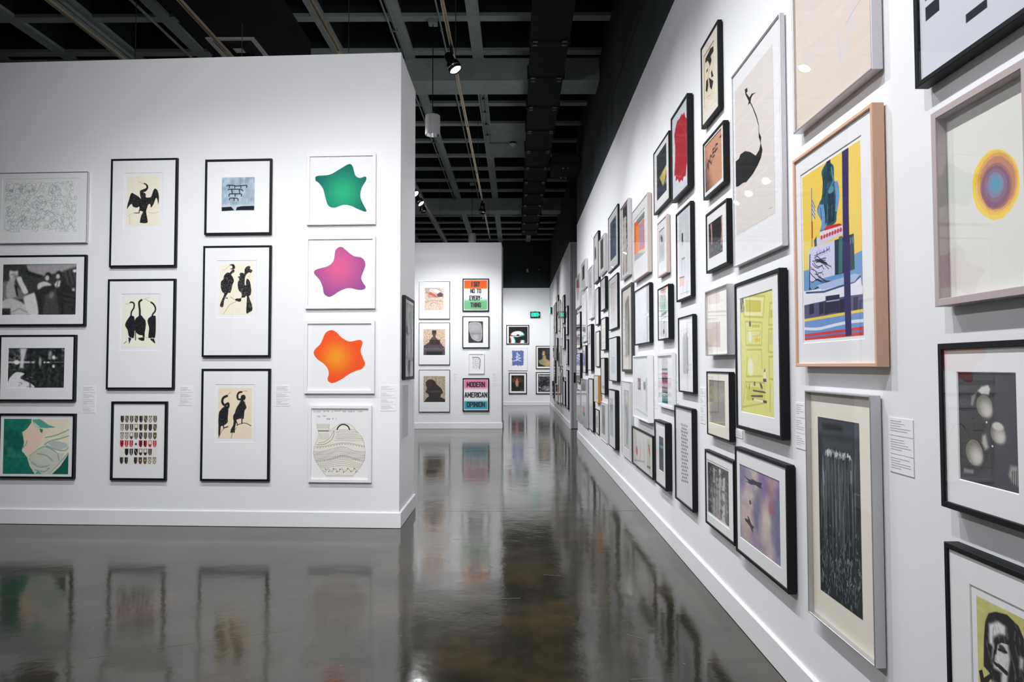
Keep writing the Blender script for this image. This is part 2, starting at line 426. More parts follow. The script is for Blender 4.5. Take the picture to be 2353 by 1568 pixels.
def spot_head(x, y, aim, label, lit=True, watts=0, cone=90, group=None, blend=1.0):
    rt = empty('track_spotlight', (x, y, TRZ)); tag(rt, label, 'spotlight', group)
    q = MB(); q.box((-0.017, -0.075, -0.035), (0.017, 0.075, 0.0)); q.tube((0, 0, -0.035), (0, 0, -0.13), 0.016, 10)
    add_bevel(q.build('track_adapter', M['head'], rt), 0.004)
    piv = Vector((0, 0, -0.15)); d = (Vector(aim) - Vector((x, y, TRZ)) - piv).normalized()
    rot = d.to_track_quat('-Z', 'Y').to_matrix().to_4x4()
    mw = Matrix.Translation(piv) @ rot
    q = MB(); q.lathe([(0.0, 0.115), (0.03, 0.113), (0.045, 0.10), (0.050, 0.02), (0.052, 0.0), (0.070, -0.02), (0.074, -0.06), (0.074, -0.115), (0.066, -0.115), (0.062, -0.06), (0.03, -0.03), (0.0, -0.03)], n=28)
    hd = q.build('lamp_head', M['head'], rt, True); hd.matrix_basis = mw
    q = MB(); q.lathe([(0.0755, -0.06), (0.0765, -0.07), (0.0755, -0.08), (0.0735, -0.08), (0.0735, -0.06), (0.0755, -0.06)], n=28)
    tr_ = q.build('trim_ring', M['trim'], hd, True)
    q = MB(); q.tube((-0.055, 0, 0.0), (-0.02, 0, 0.02), 0.008); q.build('yoke', M['head'], hd)
    q = MB(); q.lathe([(0.0, -0.098), (0.03, -0.1005), (0.064, -0.098)], n=28)
    q.build('lens', M['lens'] if lit else M['trim'], hd, True)
    if lit and watts:
        ld = bpy.data.lights.new('spot_lamp', 'SPOT'); ld.energy = watts * SPOT_W; ld.spot_size = math.radians(cone); ld.spot_blend = blend
        ld.shadow_soft_size = 0.05; ld.color = (0.955, 0.97, 1.0)
        lo = bpy.data.objects.new('spot_lamp', ld); link(lo, rt); lo.matrix_basis = Matrix.Translation(piv + d * 0.13) @ rot
    return rt
for (x, y, aim, w, cone) in HEADS:
    if abs(y - 7.46) < 0.01: lab, g = 'lit black spotlight shining above the walkway on the first track', None
    elif abs(y - 13.75) < 0.01: lab, g = 'lit spotlight beside the upper corner of the left partition on the second track', None
    elif abs(y - 14.4) < 0.01: lab, g = 'dark backed spotlight just right of the lit one at the left partition corner', None
    elif abs(y - 14.5) < 0.01: lab, g = 'black spotlight pointing away from view on the first track above the middle partition', None
    else: lab, g = 'black track spotlight out of sight above the gallery', 'spotlights on the tracks out of sight'  # covers the added fill heads too
    spot_head(x, y, aim, lab, True, w, cone, g)
spot_head(-0.7, 18.9, (-2.4, 20.5, 2.6), 'small dark spotlight just over the top edge of the middle partition', False)

def pendant(x, y, label):
    rt = empty('pendant_light', (x, y, 4.66)); tag(rt, label, 'pendant lamp', 'grey cylinder pendants')
    q = MB(); q.lathe([(0.0, 0.27), (0.098, 0.27), (0.102, 0.262), (0.102, 0.155), (0.106, 0.152), (0.106, 0.142), (0.102, 0.139), (0.102, 0.0), (0.094, 0.0), (0.094, 0.02)], n=36)
    q.build('pendant_shell', M['can'], rt, False)
    q = MB(); n = 24; v = []; 
    for i, (r, z) in enumerate([(0.094, 0.004), (0.075, 0.05), (0.05, 0.09), (0.02, 0.115), (0.0, 0.12)]):
        for k in range(n):
            t = 2*math.pi*k/n; rr = r * (1 - 0.05 * (k % 2)); v.append((rr*math.cos(t), rr*math.sin(t), z))
    fc = [(i*n+k, i*n+(k+1) % n, (i+1)*n+(k+1) % n, (i+1)*n+k) for i in range(4) for k in range(n)]
    mesh_obj('reflector', v, fc, M['reflector'], rt)
    q = MB(); q.lathe([(0, 0.30), (0.03, 0.298), (0.05, 0.275), (0.05, 0.27), (0, 0.27)], n=20); q.build('pendant_cap', M['head'], rt, True)
    q = MB(); q.tube((0, 0, 0.29), (0, 0, ZC - 4.66), 0.006, 8); q.build('stem', M['head'], rt)
    q = MB(); q.box((-0.06, -0.06, ZC - 4.66 - 0.05), (0.06, 0.06, ZC - 4.66)); q.build('ceiling_box', M['ceiling'], rt)
pendant(-1.13, 9.3, 'grey cylinder pendant lamp with ribbed reflector hanging right of the left partition')
pendant(-1.12, 17.7, 'grey cylinder pendant lamp partly hidden behind the middle partition top')

def conduit(x, z, y0, y1, label, n=1, r=0.013):
    rt = empty('conduit', (x, (y0+y1)/2, z)); tag(rt, label, 'pipe', 'conduits under the ceiling ribs')
    for k in range(n):
        q = MB(); q.tube((k*0.07, y0-(y0+y1)/2, 0), (k*0.07, y1-(y0+y1)/2, 0), r, 8); q.build('pipe', M['ceiling'], rt, True)
    for j in range(5):
        yy = (j - 2) * (y1 - y0) / 5.2
        q = MB(); q.box((-0.02, yy-0.015, -0.016), (0.07*(n-1)+0.02, yy+0.015, 0.02)); q.build('strap', M['bolt'], rt)
conduit(-1.03, 6.225, -3, 22, 'thin dark conduit above the pendant lamps')
conduit(-1.74, 6.22, -3, 22, 'pair of dark conduits under a ceiling rib above the left partition edge', 2)
conduit(-0.60, 6.225, 10.99, 14.3, 'pair of dark conduits along the rib near the smoke detector', 2)
conduit(-5.9, 6.20, -3, 20, 'dark conduits high over the far left of the left partition', 2, 0.03)
conduit(-4.95, 6.22, -3, 20, 'dark conduit left of the square vent', 1, 0.02)
# bent pipe to the smoke detector
rt = empty('conduit', (-0.3, 14.46, 6.225)); tag(rt, 'dark pipe leading across the solid ceiling panel to the smoke detector', 'pipe', 'conduits under the ceiling ribs')
q = MB(); q.tube((-0.25, 0, 0), (0.15, 0, 0), 0.018, 8); q.tube((-0.25, 0.0, 0), (-0.12, 0.0, 0), 0.02, 8); q.build('pipe', M['ceiling'], rt, True)
rt = empty('smoke_detector', (-0.05, 14.46, 6.17)); tag(rt, 'small round pale smoke detector on the solid ceiling panel', 'smoke detector')
q = MB(); q.lathe([(0, 0), (0.035, 0.0), (0.04, 0.015), (0.085, 0.03), (0.09, 0.045), (0.06, 0.055), (0, 0.055)], n=24); q.build('detector_body', M['device'], rt, True)
q = MB(); q.lathe([(0, 0.055), (0.07, 0.055), (0.07, 0.083), (0, 0.083)], n=20); q.build('mounting_plate', M['head'], rt)

# exit signs
def exit_sign(x, y, z, rz, label):
    rt = empty('exit_sign', (x, y, z), rz); tag(rt, label, 'exit sign')
    q = MB(); q.box((-0.185, -0.07, 0), (0.185, 0, 0.235)); add_bevel(q.build('sign_housing', M['head'], rt), 0.008)
    q = MB(); q.box((-0.07, -0.06, 0.235), (0.05, -0.005, 0.262)); q.build('canopy', M['device'], rt)
    lb = MB(); zt, zb, t = 0.195, 0.045, 0.019; Y0, Y1 = -0.076, -0.0705
    def bar(a, b_, w=t):
        a = Vector(a); b_ = Vector(b_); d = (b_ - a).normalized(); n_ = Vector((-d.y, d.x)) * w / 2
        p = [a - n_, b_ - n_, b_ + n_, a + n_]
        lb.add([(c.x, Y0, c.y) for c in p] + [(c.x, Y1, c.y) for c in p], [(0,1,2,3),(0,4,5,1),(1,5,6,2),(2,6,7,3),(3,7,4,0)])
    x0 = -0.135
    bar((x0, zb), (x0, zt)); bar((x0, zt-t/2), (x0+0.055, zt-t/2)); bar((x0, 0.12), (x0+0.048, 0.12)); bar((x0, zb+t/2), (x0+0.055, zb+t/2))
    x0 = -0.065; bar((x0, zb), (x0+0.065, zt)); bar((x0, zt), (x0+0.065, zb))
    bar((0.022, zb), (0.022, zt))
    x0 = 0.045; bar((x0, zt-t/2), (x0+0.065, zt-t/2)); bar((x0+0.0325, zb), (x0+0.0325, zt))
    bar((0.128, 0.155), (0.158, 0.12), 0.015); bar((0.158, 0.12), (0.128, 0.085), 0.015)
    lb.build('lit_letters', M['green_led'], rt)
    ld = bpy.data.lights.new('sign_glow', 'AREA'); ld.shape = 'RECTANGLE'; ld.size = 0.28; ld.size_y = 0.15; ld.energy = 1.6; ld.color = (0.05, 1, 0.55)
    lo = bpy.data.objects.new('sign_glow', ld); link(lo, rt); lo.location = (0, -0.085, 0.12); lo.rotation_euler = (math.pi/2, 0, 0)
    return rt
exit_sign(0.75, YF, 3.33, 0.0, 'green lit EXIT sign with arrow on the far wall')
exit_sign(R, 24.3, 3.33, -math.pi/2, 'green EXIT sign seen edge on at the far end of the right wall')

def device(name, x, z, w, h, label):
    rt = empty(name, (x, YF + 0.01, z)); tag(rt, label, 'wall device')
    q = MB(); q.box((-w/2, -0.06, 0), (w/2, 0, h)); add_bevel(q.build('device_case', M['device'], rt), 0.008)
    q = MB(); q.box((-w/2+0.015, -0.066, 0.02), (w/2-0.015, -0.06, h*0.45)); q.build('device_face', M['can'], rt)
device('wall_sensor', 0.46, 5.08, 0.08, 0.13, 'small pale rectangular device high on the dark far wall')
rt = empty('security_camera', (0.92, YF + 0.01, 5.10)); tag(rt, 'tiny dark camera right of the pale device on the dark far wall', 'camera')
q = MB(); q.box((-0.03, -0.04, 0.04), (0.03, 0, 0.10)); q.build('camera_bracket', M['device'], rt)
q = MB(); q.tube((0, -0.02, 0.05), (0.02, -0.14, 0.02), 0.03, 12); q.build('camera_body', M['head'], rt)

# ------------------------------------------------------------------ painting the prints
class Cv:
    """a sheet of W x H metres painted on a fine grid; u,v run 0..1 right and down"""
    def __init__(s, W, H, nx, ny, bg=(240, 240, 240)):
        s.W, s.H, s.nx, s.ny = W, H, nx, ny
        s.x = np.linspace(0, W, nx); s.y = np.linspace(0, H, ny)
        s.a = np.ones((ny, nx, 3)) * np.array(bg, float)
        s.px = max(W / (nx - 1), H / (ny - 1)); s.ex = W / (nx - 1); s.map = None
    def pt(s, p):
        if s.map: p = s.map(p)
        return (p[0] * s.W, p[1] * s.H)
    def win(s, x0, x1, y0, y1):
        i0 = max(0, int(np.searchsorted(s.x, x0)) - 1); i1 = min(s.nx, int(np.searchsorted(s.x, x1)) + 1)
        j0 = max(0, int(np.searchsorted(s.y, y0)) - 1); j1 = min(s.ny, int(np.searchsorted(s.y, y1)) + 1)
        return slice(j0, j1), slice(i0, i1)
    def mix(s, sl, al, col):
        if callable(col):
            c = col(*np.meshgrid(s.x[sl[1]] / s.W, s.y[sl[0]] / s.H))
        else: c = np.array(col, float)
        s.a[sl] += (c - s.a[sl]) * al[..., None]
    def ell(s, c, ru, rv, col, ang=0, soft=None, al=1.0):
        cx, cy = s.pt(c); ru *= s.W; rv *= s.H; k = max(ru, rv) * 1.6 + s.px * 3; sl = s.win(cx-k, cx+k, cy-k, cy+k)
        X, Y = np.meshgrid(s.x[sl[1]] - cx, s.y[sl[0]] - cy); ca_, sa_ = math.cos(ang), math.sin(ang)
        r = np.sqrt(((X*ca_ + Y*sa_) / ru) ** 2 + ((-X*sa_ + Y*ca_) / rv) ** 2)
        w = (s.px / min(ru, rv)) if soft is None else soft
        s.mix(sl, np.clip(0.5 + (1 - r) / w, 0, 1) * al, col)
    def seg_d(s, X, Y, a, b):
        dx, dy = b[0]-a[0], b[1]-a[1]; L = dx*dx + dy*dy + 1e-12
        t = np.clip(((X-a[0])*dx + (Y-a[1])*dy) / L, 0, 1)
        return np.hypot(X - a[0] - t*dx, Y - a[1] - t*dy)
    def smooth(s, P, closed=True, n=8):
        P = [np.array(p, float) for p in P]; out = []; N = len(P)
        rng = range(N) if closed else range(N - 1)
        for i in rng:
            if closed: p0, p1, p2, p3 = P[i-1], P[i], P[(i+1) % N], P[(i+2) % N]
            else: p0, p1, p2, p3 = P[max(i-1, 0)], P[i], P[i+1], P[min(i+2, N-1)]
            for k in range(n):
                t = k / n
                out.append(0.5*((2*p1) + (p2-p0)*t + (2*p0-5*p1+4*p2-p3)*t*t + (3*p1-p0-3*p2+p3)*t**3))
        if not closed: out.append(P[-1])
        return out
    def poly(s, pts, col, soft=None, al=1.0, smooth=False):
        P = [s.pt(p) for p in pts]
        if smooth: P = s.smooth(P)
        xs_ = [p[0] for p in P]; ys_ = [p[1] for p in P]; w = s.px if soft is None else soft
        sl = s.win(min(xs_)-w*2, max(xs_)+w*2, min(ys_)-w*2, max(ys_)+w*2)
        X, Y = np.meshgrid(s.x[sl[1]], s.y[sl[0]])
        if X.size == 0: return
        ins = np.zeros(X.shape, bool); d = np.full(X.shape, 1e9)
        for i in range(len(P)):
            (x0, y0), (x1, y1) = P[i-1], P[i]
            d = np.minimum(d, s.seg_d(X, Y, P[i-1], P[i]))
            if y0 != y1:
                cnd = ((y0 > Y) != (y1 > Y)) & (X < (x1-x0) * (Y-y0) / (y1-y0) + x0); ins ^= cnd
        s.mix(sl, np.clip(0.5 + np.where(ins, d, -d) / w, 0, 1) * al, col)
    def rect(s, u0, v0, u1, v1, col, al=1.0, soft=None):
        s.poly([(u0, v0), (u1, v0), (u1, v1), (u0, v1)], col, soft, al)
    def line(s, pts, w, col, al=1.0, smooth=False):
        P = [s.pt(p) for p in pts]
        if smooth and len(P) > 2: P = s.smooth(P, False, 6)
        w = max(w, s.ex * 0.5)
        for a, b_ in zip(P[:-1], P[1:]):
            pass
        xs_ = [p[0] for p in P]; ys_ = [p[1] for p in P]; k = w + s.px * 2
        sl = s.win(min(xs_)-k, max(xs_)+k, min(ys_)-k, max(ys_)+k); X, Y = np.meshgrid(s.x[sl[1]], s.y[sl[0]])
        if X.size == 0: return
        d = np.full(X.shape, 1e9)
        for a, b_ in zip(P[:-1], P[1:]): d = np.minimum(d, s.seg_d(X, Y, a, b_))
        s.mix(sl, np.clip(0.5 + (w/2 - d) / s.px, 0, 1) * al, col)
    def vn(s, su, sv, seed):
        g = np.random.RandomState(seed).rand(int(sv)+2, int(su)+2)
        U = np.linspace(0, su, s.nx); V = np.linspace(0, sv, s.ny); iu = np.minimum(U.astype(int), int(su)); iv = np.minimum(V.astype(int), int(sv))
        fu = U-iu; fv = V-iv; fu = fu*fu*(3-2*fu); fv = fv*fv*(3-2*fv); fu = fu[None, :]; fv = fv[:, None]
        a = g[iv][:, iu]; b_ = g[iv][:, iu+1]; c = g[iv+1][:, iu]; d = g[iv+1][:, iu+1]
        return (a*(1-fu)+b_*fu)*(1-fv) + (c*(1-fu)+d*fu)*fv
    def noise(s, amp, su, sv, seed=1, dark=None):
        n = s.vn(su, sv, seed) * 2 - 1
        if dark is not None: n = n * (s.a.mean(2) < dark)
        s.a += (n * amp)[..., None]
    def blot(s, col, su, sv, seed, thr=0.5, soft=0.1, al=1.0, mask=None):
        n = s.vn(su, sv, seed); q = np.clip((n - thr) / soft, 0, 1) * al
        if mask is not None: q = q * mask
        s.a += (np.array(col, float) - s.a) * q[..., None]
    def blur(s, m, n=2):
        """soften by roughly m metres, as in a photograph"""
        for ax, step in ((1, s.W/(s.nx-1)), (0, s.H/(s.ny-1))):
            k = max(0, int(round(m / step)))
            for _ in range(n if k else 0):
                pad = [(0, 0)] * 3; pad[ax] = (k, k); p = np.pad(s.a, pad, mode='edge'); c = np.cumsum(np.insert(p, 0, 0, axis=ax), axis=ax); L = s.a.shape[ax]
                hi = np.take(c, np.arange(2*k+1, 2*k+1+L), axis=ax); lo = np.take(c, np.arange(0, L), axis=ax); s.a = (hi - lo) / (2*k+1)
    def zone(s, u0, v0, u1, v1):
        return ((s.x >= u0*s.W) & (s.x <= u1*s.W))[None, :] & ((s.y >= v0*s.H) & (s.y <= v1*s.H))[:, None]

def quad(P, far=None):
    """maps points of a zoomed view of a tilted sheet (tl, tr, br, bl) to its own u,v"""
    src = [(0, 0), (1, 0), (1, 1), (0, 1)]; A = []; B = []
    for (u, v), (x, y) in zip(src, P):
        A.append([x, y, 1, 0, 0, 0, -u*x, -u*y]); B.append(u)
        A.append([0, 0, 0, x, y, 1, -v*x, -v*y]); B.append(v)
    h = np.linalg.solve(np.array(A, float), np.array(B, float))
    def f(p):
        w = h[6]*p[0] + h[7]*p[1] + 1
        return ((h[0]*p[0]+h[1]*p[1]+h[2])/w, (h[3]*p[0]+h[4]*p[1]+h[5])/w)
    return f
def box_map(x0, y0, x1, y1): return lambda p: ((p[0]-x0)/(x1-x0), (p[1]-y0)/(y1-y0))

INK = (22, 24, 26); CREAM = (246, 232, 212)
ART = {}
def art(bg=(240, 240, 240), mp=None):
    def d(fn):
        ART[fn.__name__] = (fn, bg, mp); return fn
    return d

@art((243, 243, 238))
def doodle(c):
    rnd = random.Random(4)
    for k in range(520):
        u, v = rnd.uniform(0.02, 0.98), rnd.uniform(0.04, 0.97); n = rnd.randint(4, 8); a = rnd.uniform(0, 6.28); st = rnd.uniform(0.012, 0.032); t = rnd.uniform(-1.3, 1.3)
        P = []
        for i in range(n):
            P.append((min(0.99, max(0.01, u)), min(0.98, max(0.02, v)))); u += math.cos(a)*st; v += math.sin(a)*st*1.45; a += t + rnd.uniform(-0.5, 0.5)
        g = rnd.choice([(120, 132, 140), (150, 160, 162), (95, 110, 122), (130, 158, 165), (170, 172, 165)])
        c.line(P, rnd.uniform(0.0018, 0.0035), g, 0.62, True)
    for u, v, ru, rv in [(0.07, 0.10, 0.055, 0.10), (0.07, 0.86, 0.065, 0.09), (0.5, 0.42, 0.07, 0.13), (0.95, 0.56, 0.03, 0.09), (0.33, 0.12, 0.05, 0.08), (0.66, 0.15, 0.05, 0.07)]:
        c.line([(u+ru*math.cos(t), v+rv*math.sin(t)) for t in np.linspace(0, 6.28, 18)], 0.003, (125, 140, 148), 0.7)

@art((58, 62, 60), box_map(37, 122, 762, 627))
def group_photo(c):
    c.poly([(262, 125), (770, 118), (760, 180), (640, 195), (440, 240), (270, 205)], (165, 158, 160), 0.02)
    c.poly([(262, 125), (262, 215), (400, 262), (440, 240), (290, 190)], (38, 40, 40), 0.01)
    c.poly([(640, 190), (765, 150), (765, 620), (600, 620), (600, 330)], (52, 54, 53), 0.02)
    for x in (645, 690, 730): c.line([(x, 190), (x+40, 330)], 0.012, (110, 108, 104), 0.6)
    c.poly([(360, 420), (440, 350), (600, 350), (640, 620), (395, 625)], (44, 46, 46), 0.015, smooth=True)
    c.poly([(440, 620), (455, 430), (560, 370), (600, 620)], (70, 72, 72), 0.02)
    c.ell((520, 430), 0.03, 0.06, (130, 128, 126), 0.5, 0.8)
    c.poly([(32, 300), (60, 290), (110, 280), (180, 350), (270, 420), (280, 470), (150, 470), (32, 470)], (120, 122, 120), 0.008)
    c.poly([(85, 300), (150, 300), (190, 400), (180, 440), (80, 450)], (178, 176, 174), 0.006, smooth=True)
    c.poly([(150, 320), (175, 330), (195, 450), (175, 430)], (30, 32, 34))
    c.ell((143, 215), 0.062, 0.125, (214, 210, 208), 0.05, 0.12); c.ell((146, 165), 0.06, 0.05, (62, 62, 62), 0, 0.4)
    c.ell((160, 240), 0.03, 0.04, (150, 146, 146), 0, 0.9); c.line([(115, 225), (150, 215)], 0.008, (110, 106, 106)); c.line([(140, 262), (170, 258)], 0.006, (110, 104, 104))
    c.poly([(175, 260), (215, 245), (240, 300), (290, 395), (250, 415), (200, 330)], (226, 223, 221), 0.006, smooth=True)
    c.poly([(30, 490), (120, 460), (230, 500), (290, 560), (300, 625), (130, 625), (30, 560)], (205, 200, 200), 0.01, smooth=True)
    c.poly([(250, 450), (320, 415), (360, 425), (395, 625), (310, 628), (260, 520)], (224, 219, 220), 0.008, smooth=True)
    c.line([(130, 600), (210, 560), (290, 600)], 0.006, (120, 118, 118)); c.rect(30, 560, 120, 625, (40, 42, 42), 0.9)
    for x, y, r in [(475, 255, 0.035), (580, 240, 0.033)]:
        c.ell((x+8, y-18), r*1.2, r*1.9, (34, 34, 35), 0, 0.3); c.ell((x, y+5), r*0.8, r*1.5, (208, 204, 202), 0.1, 0.25)
    c.poly([(385, 320), (450, 295), (520, 330), (440, 345), (390, 375)], (212, 208, 206), 0.006, smooth=True)
    c.poly([(545, 330), (575, 285), (610, 290), (600, 345), (565, 360)], (214, 212, 210), 0.005); c.line([(582, 290), (570, 350)], 0.008, (70, 70, 72))
    c.poly([(605, 300), (680, 330), (740, 420), (600, 420)], (42, 44, 44), 0.01)
    c.ell((745, 192), 0.03, 0.03, (240, 240, 240), 0, 0.3)
    c.ell((735, 378), 0.02, 0.03, (190, 190, 188), 0, 0.5)
    c.line([(600, 430), (755, 465)], 0.012, (26, 28, 28)); c.line([(620, 490), (755, 510)], 0.01, (30, 32, 32)); c.line([(620, 490), (640, 620)], 0.012, (30, 32, 32)); c.line([(690, 545), (730, 550), (740, 620)], 0.01, (32, 34, 34))
    c.poly([(95, 262), (130, 270), (165, 262), (150, 305), (115, 300)], (190, 186, 184), 0.01)
    c.blur(0.004); c.noise(9, 60, 40, 2)

@art((44, 48, 47), box_map(85, 962, 650, 1357))
def forest_photo(c):
    c.noise(26, 26, 18, 3); c.blot((120, 120, 118), 26, 20, 5, 0.62, 0.2, 0.8, c.zone(0, 0, 0.33, 0.55)); c.blot((140, 140, 138), 22, 16, 8, 0.66, 0.2, 0.8, c.zone(0.68, 0, 1, 0.42))
    c.poly([(200, 962), (270, 962), (245, 1080), (240, 1160), (200, 1160), (210, 1060)], (215, 212, 216), 0.02)
    c.rect(85, 1093, 350, 1113, (225, 225, 228), 0.8, 0.008); c.ell((170, 1103), 0.05, 0.06, (245, 245, 246), 0, 0.6)
    c.rect(440, 1096, 500, 1112, (238, 238, 238), 0.95, 0.006); c.rect(500, 1096, 640, 1110, (150, 150, 150), 0.5, 0.006)
    c.poly([(110, 1250), (170, 1200), (250, 1215), (215, 1260), (330, 1320), (335, 1357), (85, 1357), (90, 1290)], (236, 234, 237), 0.012, smooth=True)
    for x in (300, 372, 455, 520, 595): c.rect(x, 962, x+22, 1357, (26, 30, 30), 0.5, 0.008)
    c.ell((405, 1100), 0.025, 0.11, (175, 172, 174), 0, 0.9); c.ell((540, 1055), 0.03, 0.05, (225, 224, 226), 0, 0.9); c.ell((540, 1143), 0.025, 0.04, (225, 224, 226), 0, 0.9)
    c.ell((505, 1015), 0.03, 0.07, (160, 158, 160), 0, 1.2); c.ell((500, 1060), 0.03, 0.04, (140, 140, 142), 0, 1.2)
    c.blot((150, 146, 150), 20, 30, 11, 0.6, 0.2, 0.7, c.zone(0.2, 0.72, 0.45, 1)); c.noise(8, 70, 50, 6)

@art((236, 226, 202), box_map(38, 312, 772, 928))
def green_print(c):
    g1, g2, g3 = (24, 118, 100), (18, 96, 84), (140, 196, 176)
    c.poly([(38, 312), (350, 312), (345, 360), (300, 430), (245, 460), (275, 540), (262, 620), (245, 660), (310, 745), (340, 840), (400, 928), (38, 928)], g1, 0.004)
    c.poly([(38, 430), (150, 440), (265, 500), (275, 560), (245, 650), (140, 690), (60, 720), (38, 700)], g2, 0.03, 0.8)
    c.blot((88, 160, 140), 9, 7, 3, 0.55, 0.3, 0.5, c.zone(0, 0, 0.42, 0.7)); c.noise(8, 30, 24, 9)
    c.poly([(300, 420), (345, 360), (420, 380), (500, 440), (470, 540), (440, 620), (310, 720), (250, 680), (275, 600), (250, 470)], (240, 212, 190), 0.006)
    c.poly([(360, 320), (440, 312), (520, 360), (620, 405), (520, 415), (420, 410), (370, 360)], (70, 160, 142), 0.006, 0.9)
    c.poly([(370, 340), (420, 380), (450, 410), (400, 400)], (196, 218, 208)); c.poly([(440, 420), (480, 430), (470, 470), (450, 460)], (60, 130, 118))
    c.poly([(450, 312), (772, 312), (772, 380), (640, 410), (540, 380)], (232, 224, 204), 0.01)
    for P in [[(510, 520), (640, 490), (770, 430)], [(500, 600), (560, 560), (680, 530), (770, 500)], [(520, 610), (620, 650), (720, 665), (770, 630)], [(340, 720), (470, 630), (560, 640), (640, 690)],
              [(560, 925), (640, 840), (710, 760), (770, 690)], [(330, 760), (420, 820), (500, 840), (560, 870)]]:
        c.line(P, 0.012, (120, 176, 160), 0.85, True)
    c.poly([(320, 740), (470, 640), (650, 690), (720, 700), (640, 840), (560, 925), (410, 925), (350, 840)], (196, 206, 186), 0.01, 0.75, True)
    c.poly([(540, 560), (700, 570), (760, 610), (690, 650), (600, 640)], (170, 192, 186), 0.01, 0.8, True)
    for P in [[(360, 800), (450, 850), (560, 830)], [(420, 700), (520, 720), (600, 780)], [(400, 880), (500, 900), (560, 860)], [(650, 700), (670, 780)], [(250, 640), (290, 600), (300, 560)]]: c.line(P, 0.010, (110, 160, 146), 0.7, True)
    c.poly([(590, 928), (680, 840), (772, 700), (772, 928)], g2, 0.004); c.poly([(400, 928), (430, 890), (480, 928)], (90, 170, 150))

def bird_tex(c, seed=3, amt=0.5):
    """scratches of pale ink inside the black shapes"""
    n = c.vn(60, 90, seed); msk = (c.a.mean(2) < 60)
    c.a += (np.array((120, 116, 108.)) - c.a) * (np.clip((n - 0.62) / 0.15, 0, 1) * amt * msk)[..., None]

@art(CREAM, box_map(1438, 320, 1800, 874))
def spread_bird(c):
    c.poly([(1595, 575), (1560, 545), (1525, 525), (1493, 508), (1475, 530), (1460, 590), (1445, 640), (1441, 688), (1460, 660), (1490, 632), (1510, 665), (1550, 675), (1578, 665), (1582, 708), (1618, 722), (1600, 770), (1588, 842), (1610, 848), (1635, 852), (1673, 842), (1665, 780), (1655, 720), (1668, 668), (1680, 640), (1700, 640), (1708, 675), (1735, 640), (1762, 570), (1778, 590), (1790, 640), (1795, 560), (1780, 490), (1750, 463), (1730, 490), (1710, 550), (1690, 562), (1650, 560), (1645, 520), (1620, 500), (1645, 495), (1668, 460), (1660, 425), (1625, 402), (1650, 430), (1648, 455), (1610, 472), (1582, 490), (1585, 540)], INK, smooth=True)
    c.line([(1628, 404), (1655, 418), (1667, 445), (1655, 475), (1620, 490)], 0.012, INK, 1, True)
    c.line([(1630, 405), (1600, 400), (1562, 378)], 0.003, (150, 140, 120), 1, True); c.line([(1578, 705), (1578, 735), (1525, 735)], 0.008, INK)
    c.line([(1455, 770), (1490, 745), (1540, 730)], 0.003, (175, 165, 145), 1, True); c.line([(1680, 730), (1740, 740), (1790, 725)], 0.003, (175, 165, 145), 1, True); c.line([(1470, 775), (1475, 860)], 0.004, (190, 178, 155))
    bird_tex(c, 3, 0.5)

@art((247, 238, 218), box_map(320, 410, 682, 972))
def three_birds(c):
    c.line([(388, 470), (410, 466), (432, 485), (430, 530), (405, 575), (398, 640)], 0.014, INK, 1, True)
    c.line([(515, 442), (490, 465), (492, 520), (498, 560), (498, 640)], 0.019, INK, 1, True)
    c.line([(622, 468), (650, 490), (672, 530), (668, 570), (640, 610), (640, 660)], 0.015, INK, 1, True)
    c.poly([(400, 610), (375, 640), (345, 690), (338, 730), (365, 780), (378, 840), (400, 862), (440, 850), (440, 650), (415, 620)], INK, smooth=True)
    c.poly([(490, 620), (450, 655), (440, 700), (445, 780), (490, 830), (545, 830), (565, 760), (565, 680), (540, 645), (515, 615)], INK, smooth=True)
    c.poly([(625, 625), (590, 660), (590, 700), (605, 760), (600, 860), (640, 865), (676, 850), (678, 650), (665, 620)], INK, smooth=True)
    c.poly([(375, 860), (410, 870), (385, 935)], INK); c.line([(455, 800), (455, 890)], 0.008, INK); c.poly([(490, 870), (550, 860), (548, 900), (500, 890)], INK, smooth=True); c.poly([(620, 880), (660, 880), (676, 930), (655, 915)], INK, smooth=True); c.poly([(530, 790), (555, 800), (555, 860), (535, 850)], INK, smooth=True)
    c.line([(388, 468), (365, 482), (335, 488)], 0.003, (170, 150, 130)); c.line([(530, 440), (560, 425), (600, 415)], 0.003, (190, 150, 140)); c.line([(560, 435), (620, 466)], 0.004, (140, 130, 100))
    c.line([(328, 930), (355, 905)], 0.006, (90, 86, 76)); c.line([(440, 870), (560, 860), (676, 880)], 0.003, (160, 145, 120)); bird_tex(c, 5, 0.28)

